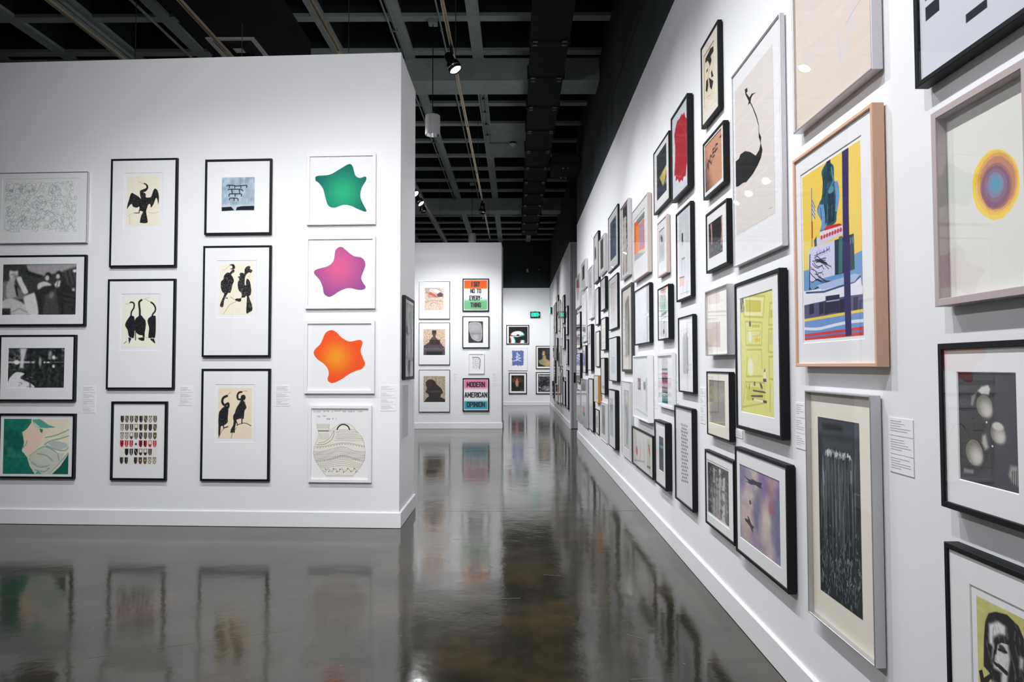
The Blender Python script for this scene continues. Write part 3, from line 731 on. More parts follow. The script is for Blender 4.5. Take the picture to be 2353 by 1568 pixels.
@art((232, 228, 224), box_map(1335, 255, 1785, 840))
def shields(c):
    rows = [(265, 8, 0), (362, 8, 0), (460, 8, 0), (553, 8, 1), (650, 6, 2), (750, 8, 0)]
    rnd = random.Random(9); drab = [(96, 84, 62), (78, 70, 52), (112, 98, 74), (58, 54, 46)]
    for y, n, kind in rows:
        x0 = 1347 if n == 8 else 1404
        for k in range(n):
            if y == 750 and k == 2: continue
            x = x0 + k*55; w, h = 40, 80
            if kind == 1:
                base = rnd.choice([(190, 24, 44), (172, 20, 40), (120, 16, 34)]); o = (190, 40, 56)
            elif kind == 2: base, o = (26, 28, 32), (40, 42, 48)
            else: base = rnd.choice(drab); o = (84, 76, 60)
            P = [(x, y), (x+w, y), (x+w, y+50), (x+w*0.8, y+72), (x+w/2, y+h), (x+w*0.2, y+72), (x, y+50)]
            if kind == 1 and k == 3:
                c.poly([(x+8, y+40), (x+20, y+26), (x+32, y+40), (x+26, y+56), (x+14, y+56)], INK); continue
            c.poly(P, o); t = rnd.randint(0, 6)
            if t == 0: c.rect(x+5, y+5, x+w-5, y+h*0.55, (226, 220, 208)); 
            elif t == 1: c.rect(x+w/2-4, y+4, x+w/2+4, y+h-8, (206, 196, 178))
            elif t == 2: c.poly(P, base); c.line([(x+6, y+10), (x+w-6, y+60)], 0.004, (208, 200, 184))
            elif t == 3: c.poly(P, base); c.ell((x+w/2, y+h*0.45), 0.018, 0.016, (214, 190, 96) if kind != 1 else (40, 20, 26))
            elif t == 4: c.poly([(x+4, y+4), (x+w/2, y+4), (x+w/2, y+h-6), (x+4, y+52)], (28, 28, 30))
            elif t == 5:
                c.poly([(p_[0]*0.8+(x+w/2)*0.2, p_[1]*0.8+(y+h/2)*0.2) for p_ in P], (226, 220, 208)); c.line([(x+8, y+8), (x+w-8, y+60)], 0.004, o); c.line([(x+w-8, y+8), (x+8, y+60)], 0.004, o)
            else: c.poly(P, base)

@art((160, 178, 192), box_map(342, 332, 712, 712))
def bricks(c):
    c.noise(20, 9, 9, 4); c.noise(9, 40, 10, 5); c.rect(342, 640, 712, 720, (205, 212, 218), 0.6, 0.02)
    k = (20, 26, 34)
    for P in [[(398, 430), (410, 420), (480, 424), (500, 430), (610, 425), (622, 430), (622, 447)], [(427, 428), (428, 447)], [(489, 428), (489, 452)], [(557, 428), (557, 455)],
              [(415, 472), (430, 466), (540, 468), (570, 475), (580, 487)], [(455, 470), (460, 515)], [(540, 470), (545, 512)], [(424, 543), (428, 522), (450, 518), (550, 520), (565, 530), (562, 546)], [(493, 520), (493, 546)],
              [(430, 585), (436, 568), (480, 567), (515, 570), (527, 580), (525, 597)], [(482, 567), (483, 594)]]: c.line(P, 0.0085, k, 1, True)
    c.poly([(344, 668), (450, 664), (485, 704), (344, 712)], k); c.poly([(503, 704), (515, 670), (560, 660), (704, 656), (710, 670), (706, 705), (600, 703)], k)

@art(CREAM, box_map(343, 246, 745, 850))
def two_birds(c):
    c.poly([(456, 262), (470, 252), (505, 250), (524, 280), (518, 305), (495, 312), (462, 306), (490, 296), (486, 268)], INK, smooth=True)
    c.poly([(515, 318), (512, 345), (480, 370), (500, 410), (512, 450), (495, 500), (475, 585), (440, 600), (400, 680), (390, 750), (372, 764), (350, 748), (365, 690), (398, 610), (375, 580), (358, 530), (358, 460), (385, 430), (395, 385), (430, 350), (460, 350), (490, 318)], INK, smooth=True)
    c.poly([(635, 360), (640, 310), (665, 280), (690, 272), (708, 286), (700, 305), (730, 325), (715, 355), (690, 350), (650, 390), (640, 480), (655, 505), (660, 440), (680, 428), (705, 470), (720, 560), (712, 620), (695, 640), (730, 740), (735, 800), (700, 828), (665, 828), (670, 640), (640, 650), (605, 655), (600, 690), (575, 700), (530, 680), (545, 662), (600, 655), (605, 600), (570, 560), (558, 480), (575, 430), (560, 400), (585, 392), (580, 365), (605, 352)], INK, smooth=True)
    c.line([(456, 270), (420, 298), (378, 325)], 0.003, (175, 155, 130)); c.line([(430, 650), (440, 660), (415, 655)], 0.006, INK); c.line([(705, 350), (705, 385), (680, 410)], 0.003, (200, 160, 140))
    c.line([(390, 848), (430, 790), (470, 730), (540, 695), (500, 660), (470, 640)], 0.0035, (150, 135, 105), 1, True); bird_tex(c, 8, 0.85)

@art((239, 221, 194), box_map(323, 322, 725, 933))
def long_neck_birds(c):
    c.line([(425, 420), (400, 430), (375, 455), (372, 500), (400, 530), (440, 510), (442, 555), (400, 575)], 0.022, INK, 1, True)
    c.poly([(400, 545), (350, 590), (330, 640), (330, 775), (380, 778), (420, 755), (440, 725), (438, 690), (445, 600), (440, 550)], INK, smooth=True); c.poly([(330, 775), (355, 778), (345, 895), (330, 895)], INK, smooth=True)
    c.line([(388, 770), (390, 805), (440, 790)], 0.010, INK); c.line([(330, 925), (370, 835), (410, 800)], 0.004, (90, 60, 40)); c.line([(425, 425), (440, 395), (470, 375)], 0.0025, (60, 55, 45))
    c.line([(600, 372), (570, 380), (552, 415), (560, 455), (590, 460), (610, 440)], 0.018, INK, 1, True); c.ell((622, 438), 0.075, 0.055, INK)
    c.poly([(600, 465), (575, 510), (540, 570), (525, 620), (505, 660), (510, 715), (545, 705), (600, 690), (630, 690), (640, 600), (662, 560), (650, 520), (630, 480)], INK, smooth=True)
    c.poly([(515, 712), (545, 710), (528, 800), (525, 860), (505, 858), (475, 862), (480, 820), (505, 770)], INK, smooth=True)
    c.line([(610, 690), (610, 750)], 0.010, INK); c.line([(545, 730), (560, 770)], 0.008, INK); c.line([(545, 775), (580, 758), (650, 745), (720, 778)], 0.006, INK, 1, True)
    c.line([(640, 470), (648, 520)], 0.003, (150, 130, 110)); c.line([(605, 370), (640, 360), (670, 362)], 0.0025, (60, 55, 45)); c.line([(485, 925), (495, 870), (545, 800)], 0.004, (90, 60, 40)); bird_tex(c, 12, 0.5)

def star_col(c0, c1, cx, cy, r):
    c0 = np.array(c0, float); c1 = np.array(c1, float)
    def f(U, V):
        t = np.clip(np.hypot(U-cx, (V-cy)) / r, 0, 1)[..., None]; t = t*t*(3-2*t); return c0*(1-t) + c1*t
    return f
@art((238, 238, 240), box_map(118, 100, 706, 710))
def green_star(c):
    P = [(170, 320), (180, 280), (300, 268), (400, 215), (480, 172), (515, 195), (540, 275), (580, 303), (635, 292), (642, 325), (600, 400), (590, 480), (620, 555), (646, 605), (630, 618), (560, 590), (500, 562), (430, 553), (345, 578), (290, 555), (262, 480), (240, 400), (200, 345)]
    c.poly(P, star_col((36, 170, 120), (14, 100, 92), 0.52, 0.55, 0.52), smooth=True); c.noise(3, 90, 90, 3, dark=180)
@art((238, 237, 239), box_map(102, 852, 700, 1468))
def purple_star(c):
    P = [(155, 1165), (175, 1130), (280, 1100), (335, 1050), (355, 950), (405, 920), (450, 950), (520, 1005), (600, 1025), (634, 1080), (620, 1140), (596, 1210), (615, 1260), (638, 1295), (620, 1318), (570, 1322), (480, 1305), (400, 1330), (340, 1368), (295, 1385), (250, 1355), (235, 1290), (205, 1225)]
    c.poly(P, star_col((212, 92, 140), (140, 72, 140), 0.48, 0.42, 0.60), smooth=True); c.noise(3, 90, 90, 5, dark=200)
@art((234, 234, 235), box_map(150, 290, 1135, 1285))
def orange_star(c):
    P = [(242, 730), (265, 670), (350, 580), (420, 430), (510, 384), (590, 415), (680, 500), (800, 555), (950, 531), (998, 575), (968, 690), (1000, 790), (1038, 890), (990, 965), (900, 995), (800, 1040), (660, 1130), (530, 1178), (462, 1130), (478, 1040), (460, 960), (400, 890), (290, 810)]
    c.poly(P, star_col((255, 152, 28), (255, 82, 28), 0.45, 0.5, 0.36), smooth=True); c.noise(3, 90, 90, 7, dark=200)

@art((236, 234, 234), box_map(150, 185, 770, 925))
def flask(c):
    body = [(205, 350), (345, 350), (338, 405), (350, 425), (400, 380), (450, 345), (500, 337), (560, 345), (605, 375), (630, 415), (690, 470), (722, 540), (737, 650), (725, 720), (690, 790), (600, 898), (320, 898), (255, 820), (200, 740), (170, 660), (180, 580), (215, 510), (230, 460)]
    c.poly(body, (232, 228, 214)); c.line(body + [body[0]], 0.0022, (130, 124, 112)); g = (112, 110, 100)
    c.line([(428, 404), (440, 380), (470, 356), (510, 353), (545, 370), (565, 404)], 0.011, (18, 18, 20), 1, True)
    c.poly([(436, 403), (450, 380), (490, 362), (530, 372), (556, 403)], (236, 234, 234), smooth=False)
    def wav(y, x0, x1, a, ph, w=0.002, dy=0, col=g):
        c.line([(x, y + dy*(x-x0)/(x1-x0) + a*math.sin(x/38+ph)) for x in np.linspace(x0, x1, 34)], w, col)
    for y in (362, 375, 388): wav(y, 210, 340, 1, 0)
    c.rect(222, 412, 338, 428, (80, 78, 72), 0.6); 
    for x in range(238, 345, 12): c.line([(x, 445), (x+2, 510)], 0.002, g, 0.6)
    c.line([(395, 415), (390, 470), (360, 520), (290, 560), (205, 565)], 0.004, (104, 100, 90), 1, True); c.line([(385, 420), (360, 480), (300, 530), (225, 545)], 0.003, g, 1, True)
    for y, x0, x1 in [(408, 400, 625), (425, 410, 650), (440, 410, 665), (478, 410, 695), (492, 410, 705), (503, 415, 712), (520, 400, 716)]: wav(y, x0, x1, 2, y)
    for x in range(425, 650, 24): c.line([(x, 465), (x+10, 452), (x+20, 465)], 0.002, g)
    for x in range(190, 715, 30):
        y = 605 - 45*math.exp(-((x-500)/190)**2) + 0; c.line([(x, y), (x+5, y-14), (x+20, y-16), (x+26, y-6), (x+18, y)], 0.0026, (92, 90, 82), 1, True)
    for k in range(9):
        c.line([(x, 640 + k*11 - (52 - 4*k)*math.exp(-((x-470)/130)**2) + 3*math.sin(x/30+k)) for x in np.linspace(172 + k*2, 734, 36)], 0.0026 if k % 3 == 0 else 0.0018, g)
    for x in range(205, 715, 20):
        y = 745 - 60*math.exp(-((x-490)/150)**2); c.line([(x, y-10), (x+9, y-8), (x+9, y+6), (x+2, y+6)], 0.003, (84, 82, 76), 1, True)
    for k in range(4): c.line([(x, 772 + k*13 - (52 - 8*k)*math.exp(-((x-480)/150)**2)) for x in np.linspace(222 + k*10, 705 - k*12, 30)], 0.002, g)
    c.line([(x, 832 + 16*math.sin((x-280)/11.5)) for x in np.linspace(282, 660, 70)], 0.003, g); c.line([(322, 888), (450, 884), (600, 888)], 0.002, g)
    for x, y in [(305, 822), (342, 847), (391, 818), (428, 848), (462, 822), (503, 852), (547, 814), (581, 842), (618, 812), (635, 848)]: c.ell((x, y), 0.008, 0.007, (70, 30, 30))
    # handwritten title
    def hand(txt, x, y, s, col=(150, 148, 156)):
        G = {'F': [[(0,1),(0,0),(.7,0)],[(0,.5),(.5,.5)]], 'L': [[(0,0),(0,1),(.6,1)]], 'A': [[(0,1),(.35,0),(.7,1)],[(.15,.6),(.55,.6)]], 'S': [[(.6,.1),(.2,0),(.1,.4),(.6,.6),(.4,1),(0,.9)]],
             'K': [[(0,0),(0,1)],[(.6,0),(0,.5),(.6,1)]], 'W': [[(0,0),(.2,1),(.4,.4),(.6,1),(.8,0)]], 'I': [[(.2,0),(.2,1)]], 'T': [[(0,0),(.7,0)],[(.35,0),(.35,1)]], 'H': [[(0,0),(0,1)],[(.6,0),(.6,1)],[(0,.5),(.6,.5)]],
             'P': [[(0,1),(0,0),(.6,.1),(.5,.5),(0,.5)]], 'O': [[(.3,0),(0,.5),(.3,1),(.6,.5),(.3,0)]], 'U': [[(0,0),(.1,1),(.5,1),(.6,0)]], 'N': [[(0,1),(0,0),(.6,1),(.6,0)]], 'D': [[(0,0),(0,1),(.6,.6),(.4,.1),(0,0)]],
             'E': [[(.6,0),(0,0),(0,1),(.6,1)],[(0,.5),(.5,.5)]], 'M': [[(0,1),(.1,0),(.4,.6),(.7,0),(.8,1)]], '3': [[(0,0),(.6,.1),(.2,.45),(.6,.7),(0,1)]], '0': [[(.3,0),(0,.5),(.3,1),(.6,.5),(.3,0)]], 'B': [[(0,0),(0,1),(.6,.8),(.1,.5),(.5,.2),(0,0)]], 'C': [[(.6,.1),(.1,.2),(.1,.8),(.6,.9)]], 'X': []}
        for ch in txt:
            for st in G.get(ch, []): c.line([(x+a*s*0.9, y+b_*s*1.25) for a, b_ in st], 0.0028, col)
            x += s*1.25 if ch != ' ' else s*1.7
    hand('FLASK', 172, 210, 13); hand('WITH', 280, 206, 13); hand('A', 372, 208, 13); hand('SPOUT', 402, 204, 11); hand('AND', 488, 208, 12); hand('HANDLE', 548, 210, 10); hand('LOOM', 652, 208, 10)
    hand('THE', 210, 262, 11); hand('TOP', 272, 258, 10); hand('300', 314, 288, 11, (60, 58, 66)); hand('B', 380, 284, 10, (60, 58, 66)); hand('C', 414, 284, 10)

@art((214, 214, 216))
def end_photo(c):
    for k in range(16):
        rnd = random.Random(k); u = rnd.uniform(0.1, 0.9); c.line([(u, rnd.uniform(0, 0.4)), (u+rnd.uniform(-0.2, 0.2), rnd.uniform(0.4, 0.7)), (u+rnd.uniform(-0.3, 0.3), rnd.uniform(0.7, 1))], 0.008, rnd.choice([(90, 92, 96), (140, 142, 146), (60, 62, 66)]), 0.8, True)
    c.rect(0.05, 0.35, 0.3, 0.5, (120, 120, 128), 0.7); c.ell((0.45, 0.85), 0.2, 0.12, (130, 122, 130), 0.3, 0.9)

@art((216, 196, 176), box_map(188, 640, 416, 908))
def chrome_map(c):
    c.noise(22, 30, 34, 3); c.blot((150, 110, 90), 40, 46, 7, 0.66, 0.2, 0.6)
    c.poly([(190, 645), (300, 640), (380, 660), (416, 740), (330, 760), (220, 750)], (188, 168, 160), 0.01, 0.8)
    c.poly([(236, 652), (330, 655), (385, 690), (350, 712), (300, 700), (250, 680)], (236, 234, 238)); c.poly([(240, 700), (262, 692), (330, 735), (326, 752), (240, 720)], (216, 84, 66)); c.poly([(330, 720), (370, 690), (405, 715), (400, 745), (345, 745)], (90, 72, 82), 0.01)
    for P in [[(236, 652), (300, 690), (350, 715)], [(200, 690), (240, 700), (236, 750)], [(236, 750), (414, 745)], [(330, 755), (414, 720)], [(220, 800), (300, 790), (400, 800)], [(250, 830), (300, 812), (350, 830)]]: c.line(P, 0.008, (100, 80, 92), 0.8)
@art((214, 188, 160), box_map(172, 1135, 434, 1444))
def bust_upper(c):
    c.noise(26, 34, 40, 4); c.blot((110, 80, 74), 36, 44, 9, 0.7, 0.2, 0.6)
    d = (84, 76, 84)
    c.poly([(275, 1148), (328, 1148), (325, 1190), (315, 1225), (335, 1250), (372, 1290), (400, 1330), (425, 1345), (434, 1444), (172, 1444), (180, 1330), (240, 1290), (265, 1240), (290, 1220), (275, 1190)], d, 0.01)
    c.poly([(275, 1150), (328, 1150), (326, 1185), (278, 1185)], (58, 54, 56)); c.rect(245, 1260, 372, 1320, (56, 42, 42), 0.8, 0.02); c.rect(172, 1360, 434, 1376, (128, 118, 122), 0.8); c.line([(215, 1300), (215, 1368), (394, 1368), (394, 1300)], 0.006, (54, 48, 52)); c.rect(205, 1400, 400, 1444, (34, 38, 34), 0.9); c.noise(16, 50, 60, 8)
@art((186, 172, 142), box_map(172, 442, 434, 752))
def bust_lower(c):
    c.noise(24, 50, 60, 4); c.blot((90, 70, 62), 60, 70, 9, 0.62, 0.2, 0.7)
    d = (54, 50, 50)
    c.poly([(200, 520), (225, 485), (265, 478), (310, 500), (330, 540), (388, 590), (410, 640), (385, 655), (375, 690), (434, 720), (434, 752), (178, 752), (215, 700), (240, 680), (230, 655), (195, 630), (215, 590)], d, 0.008)
    c.ell((240, 535), 0.15, 0.16, (76, 50, 44), 0, 0.2); c.rect(215, 610, 400, 640, (74, 70, 70), 0.7); c.line([(318, 455), (326, 520)], 0.008, d); c.noise(9, 50, 60, 8)

@art((245, 245, 245))
def poster_no(c):
    o = (252, 92, 32); c.rect(0, 0, 1, 0.28, o)
    c.rect(0, 0.28, 1, 0.31, (250, 170, 130), 0.6, 0.02); c.mix((slice(None), slice(None)), np.clip((np.linspace(0, 1, c.ny) - 0.58) / 0.14, 0, 1)[:, None] * np.ones(c.nx)[None], (104, 172, 120))
    c.rect(0.3, 0.985, 0.9, 1, (60, 70, 60), 0.6)
@art((245, 245, 245))
def poster_modern(c):
    v = np.linspace(0, 1, c.ny)
    c.mix((slice(None), slice(None)), np.clip(1 - (v - 0.24) / 0.10, 0, 1)[:, None] * np.ones(c.nx)[None], (240, 120, 166))
    c.mix((slice(None), slice(None)), np.clip((v - 0.68) / 0.06, 0, 1)[:, None] * np.ones(c.nx)[None], (42, 168, 190)); c.rect(0, 0.975, 1, 1, (200, 220, 224)); c.noise(3, 50, 50, 3)
@art((52, 52, 50), box_map(712, 1040, 888, 1300))
def plane_window(c):
    P = [(722, 1075), (735, 1055), (800, 1050), (850, 1060), (872, 1110), (872, 1240), (850, 1275), (815, 1278), (760, 1250), (735, 1200), (720, 1130)]
    c.poly(P, (206, 206, 206), smooth=True); c.poly([((x-798)*0.92+798, (y-1165)*0.94+1165) for x, y in P], (150, 150, 151), smooth=True)
    c.poly([(735, 1070), (860, 1070), (866, 1160), (728, 1160)], (176, 176, 177), 0.1, 0.7); c.ell((800, 1230), 0.2, 0.12, (198, 198, 200), 0.2, 1, 0.6); c.rect(726, 1180, 868, 1195, (120, 120, 122), 0.5, 0.02)
@art((236, 236, 236), box_map(752, 212, 862, 360))
def small_white(c):
    c.rect(758, 220, 845, 355, (222, 222, 222)); c.line([(760, 218), (820, 218), (848, 235), (852, 270), (846, 354)], 0.012, INK, 1, True)
    for i in range(3):
        for j in range(5):
            if (i + j) % 2 == 0 or j in (0, 2): c.ell((772 + 29*i, 243 + 22*j), 0.03, 0.022, (60, 60, 62))
@art((26, 30, 30), box_map(1182, 1098, 1425, 1300))
def anaglyph(c):
    for dx, col in ((-12, (238, 56, 50)), (12, (60, 206, 216)), (0, (244, 244, 248))):
        s_ = 0.8 if dx else 0.72
        c.poly([(1215+dx, 1200), (1240+dx, 1165), (1300+dx, 1152), (1350+dx, 1165), (1370+dx, 1205), (1300+dx, 1215)], col, 0.01, 0.9, True)
        c.poly([(1200+dx, 1210), (1235+dx, 1220), (1260+dx, 1270), (1255+dx, 1300), (1215+dx, 1300), (1215+dx, 1260)], col, 0.01, 0.9); c.poly([(1345+dx, 1260), (1375+dx, 1265), (1375+dx, 1300), (1330+dx, 1300)], col, 0.01, 0.9); c.poly([(1225+dx, 1215), (1290+dx, 1225), (1370+dx, 1205), (1290+dx, 1200)], col, 0.01, 0.9)
    c.line([(1205, 1207), (1290, 1210), (1375, 1205)], 0.02, (30, 30, 32)); c.poly([(1280, 1200), (1300, 1188), (1320, 1200), (1300, 1212)], (60, 20, 24))
@art((240, 240, 240), box_map(1228, 130, 1385, 330))
def blue_scribble(c):
    c.rect(1240, 142, 1372, 310, (82, 112, 176)); c.blot((190, 110, 130), 30, 36, 4, 0.74, 0.1, 0.8, c.zone(0.06, 0.05, 0.94, 0.92))
    rnd = random.Random(6)
    for k in range(70):
        t = rnd.choice([(rnd.uniform(1236, 1378), rnd.choice([140, 312])), (rnd.choice([1238, 1374]), rnd.uniform(140, 315))]); c.line([t, (t[0]+rnd.uniform(-9, 9), t[1]+rnd.uniform(-10, 10))], 0.012, rnd.choice([(170, 60, 84), (70, 90, 160)]))
    for P in [[(1290, 170), (1330, 195), (1290, 210)], [(1280, 215), (1340, 225), (1300, 240)], [(1250, 262), (1300, 245), (1340, 262)], [(1300, 160), (1290, 260)]]: c.line(P, 0.03, (224, 230, 238), 0.9)
@art((30, 32, 48), box_map(1547, 104, 1740, 330))
def bust_painting(c):
    c.noise(8, 14, 16, 3); c.ell((1622, 160), 0.16, 0.17, (70, 44, 34), 0, 0.4); c.ell((1618, 172), 0.085, 0.13, (206, 180, 128), 0.1, 0.3)
    c.poly([(1612, 200), (1645, 200), (1650, 235), (1700, 270), (1695, 320), (1620, 325), (1575, 300), (1560, 260), (1600, 240)], (176, 150, 104), 0.02, 1, True)
    c.ell((1600, 270), 0.12, 0.12, (120, 146, 116), 0, 0.8); c.ell((1670, 290), 0.09, 0.08, (204, 156, 110), 0, 0.7); c.poly([(1552, 290), (1640, 325), (1552, 330)], (24, 26, 40), 0.02)
    c.line([(1604, 166), (1612, 168)], 0.02, (90, 64, 50)); c.line([(1624, 168), (1632, 166)], 0.02, (90, 64, 50)); c.line([(1612, 196), (1626, 196)], 0.018, (150, 80, 70)); c.blur(0.008)
@art((30, 28, 26), box_map(1230, 434, 1380, 622))
def red_hair(c):
    c.noise(8, 12, 14, 5); c.poly([(1240, 470), (1300, 450), (1360, 480), (1355, 510), (1250, 520)], (104, 64, 40), 0.04, 0.8, True); c.blot((60, 50, 36), 14, 16, 4, 0.55, 0.2, 0.6)
    c.ell((1298, 482), 0.05, 0.05, (210, 150, 116), 0, 0.4); c.poly([(1280, 500), (1312, 500), (1310, 560), (1284, 560)], (196, 134, 102), 0.02, 1, True); c.rect(1335, 600, 1368, 612, (90, 100, 150), 0.7)
@art((28, 30, 32), box_map(1552, 422, 1722, 632))
def engraving(c):
    rnd = random.Random(3)
    for k in range(90):
        x, y = rnd.uniform(1560, 1715), rnd.uniform(430, 625); c.line([(x, y), (x+rnd.uniform(-26, 26), y+rnd.uniform(-6, 6))], 0.012, rnd.choice([(214, 216, 220), (150, 152, 158), (190, 192, 198)]), 0.9)
    c.rect(1560, 436, 1718, 446, (220, 220, 224)); c.rect(1575, 450, 1650, 490, (60, 62, 66)); c.ell((1650, 590), 0.28, 0.14, (200, 202, 206), 0.3, 0.4, 0.5); c.poly([(1590, 520), (1660, 510), (1680, 560), (1600, 560)], (40, 42, 44), 0.01)

# ---- prints on the right wall (points read on the tilted sheet, mapped back to the flat sheet)
@art((246, 204, 88), quad([(102, 453), (418, 248), (456, 1330), (127, 1356)]))
def statue(c):
    navy, teal, dk, lb = (52, 46, 98), (36, 88, 104), (24, 52, 66), (108, 152, 200)
    c.poly([(114, 968), (340, 905), (440, 856), (452, 1330), (127, 1356)], lb)
    c.poly([(108, 800), (160, 790), (165, 960), (114, 968)], (250, 214, 120), 0.01, 0.6)
    c.poly([(155, 510), (160, 560), (178, 645), (166, 690), (155, 640)], (214, 220, 226)); 
    for k in range(4): c.line([(158, 575+k*24), (176, 618+k*20)], 0.004, (60, 60, 90))
    c.line([(155, 512), (161, 830)], 0.008, (120, 116, 140)); c.line([(160, 700), (162, 780)], 0.012, (190, 60, 60))
    c.poly([(235, 372), (250, 362), (262, 375), (276, 395), (280, 470), (300, 480), (308, 560), (296, 650), (290, 700), (250, 725), (205, 750), (215, 700), (188, 640), (200, 590), (212, 560), (216, 480), (210, 420)], teal, 0.003, 1, True)
    c.poly([(188, 640), (200, 600), (222, 600), (240, 700), (240, 730), (205, 748), (214, 700)], lb); c.poly([(280, 480), (298, 470), (310, 560), (298, 640), (288, 640), (290, 560)], lb)
    c.poly([(236, 380), (262, 378), (268, 470), (240, 480)], dk); c.poly([(244, 540), (278, 530), (285, 600), (286, 690), (250, 710), (246, 620)], dk); c.poly([(216, 430), (234, 420), (236, 540), (220, 560)], (30, 70, 90)); c.line([(228, 400), (224, 520), (236, 700)], 0.008, (20, 40, 56)); c.line([(262, 400), (276, 470), (262, 500)], 0.008, (90, 140, 160)); c.ell((262, 520), 0.05, 0.02, (90, 140, 160))
    for P in [[(222, 440), (218, 520), (214, 600)], [(232, 420), (238, 500), (230, 560)], [(250, 400), (256, 460), (248, 520)], [(240, 560), (238, 640), (232, 710)], [(256, 560), (262, 640), (258, 700)], [(272, 550), (280, 620), (276, 690)], [(206, 620), (212, 680)]]: c.line(P, 0.004, (14, 34, 48), 0.9, True)
    for P in [[(226, 470), (222, 540)], [(246, 600), (246, 680)], [(268, 600), (270, 670)], [(258, 420), (266, 450)]]: c.line(P, 0.003, (92, 150, 170), 0.8)
    c.ell((246, 366), 0.035, 0.012, (20, 40, 52), 0, 0.4)
    c.poly([(225, 742), (240, 720), (310, 706), (326, 712), (322, 728), (250, 748)], (204, 44, 44)); c.poly([(205, 752), (326, 716), (330, 735), (200, 775)], (220, 216, 226))
    c.poly([(180, 790), (330, 735), (332, 765), (185, 832)], (208, 204, 226)); c.poly([(172, 800), (185, 775), (188, 830), (175, 836)], teal)
    for k in range(8): c.ell((214+15*k, 783-6*k), 0.02, 0.012, (206, 60, 90))
    c.poly([(285, 800), (392, 762), (400, 960), (330, 985), (290, 992)], dk); c.poly([(310, 780), (330, 775), (332, 980), (310, 986)], (64, 110, 110)); c.line([(374, 790), (374, 815)], 0.008, (90, 130, 140)); c.line([(386, 786), (388, 812)], 0.008, (90, 130, 140))
    c.poly([(146, 845), (286, 798), (288, 900), (290, 992), (150, 1030), (142, 900)], (210, 206, 232))
    for P in [[(184, 890), (189, 862), (195, 886)], [(186, 879), (193, 876)], [(203, 884), (202, 858)], [(212, 880), (211, 855)], [(203, 870), (212, 867)], [(221, 876), (226, 848), (233, 871)], [(223, 866), (231, 863)], [(243, 867), (242, 840), (250, 856), (258, 834), (260, 861)]]: c.line(P, 0.005, (120, 140, 180))
    rnd = random.Random(2)
    for k in range(16):
        x, y = 146+rnd.uniform(0, 40), 880+rnd.uniform(0, 150); P = [(x, y)]
        for j in range(4): x += rnd.uniform(8, 26); y += rnd.uniform(-12, 22); P.append((min(x, 284), y))
        c.line(P, rnd.uniform(0.002, 0.0045), (28, 36, 60))
    c.poly([(180, 900), (210, 905), (240, 920), (278, 960), (250, 930), (215, 925)], (22, 34, 50)); c.line([(150, 880), (150, 1100)], 0.008, (28, 36, 60)); c.line([(135, 1100), (210, 1050)], 0.006, (28, 36, 60)); c.line([(150, 1060), (190, 1120), (230, 1138)], 0.006, (40, 46, 70))
    c.poly([(118, 1082), (250, 1060), (430, 1010), (432, 985), (440, 1050), (446, 1056), (446, 1100), (344, 1112), (120, 1168)], (232, 230, 242)); c.line([(132, 1090), (230, 1085), (400, 1030), (432, 1000)], 0.008, (60, 80, 120)); c.poly([(190, 1050), (400, 985), (430, 990), (400, 1030), (220, 1075)], (170, 190, 226))
    c.poly([(120, 1160), (345, 1112), (448, 1100), (450, 1190), (122, 1235)], (84, 80, 118)); 
    for x in (150, 205, 235, 320, 395): c.poly([(x, 1155-(x-150)*0.15), (x+26, 1150-(x-150)*0.15), (x+26, 1205), (x, 1215)], (34, 34, 62))
    c.poly([(240, 1110), (318, 1100), (318, 1200), (240, 1205)], (40, 40, 66)); c.line([(245, 1140), (316, 1130)], 0.005, (180, 180, 210))
    c.poly([(122, 1238), (452, 1182), (452, 1200), (122, 1254)], (248, 208, 80)); c.poly([(122, 1252), (452, 1200), (454, 1290), (125, 1320)], (112, 150, 206))
    c.line([(125, 1290), (200, 1292), (300, 1270), (380, 1255), (452, 1248)], 0.012, (222, 228, 242), 1, True)
    c.poly([(125, 1322), (350, 1296), (456, 1280), (456, 1330), (127, 1356)], (214, 58, 48)); c.line([(130, 1340), (450, 1305)], 0.008, (110, 120, 180))
    c.poly([(320, 305), (356, 288), (362, 640), (376, 1000), (388, 1330), (355, 1336), (344, 1100), (330, 700)], navy); c.noise(3, 60, 90, 4)

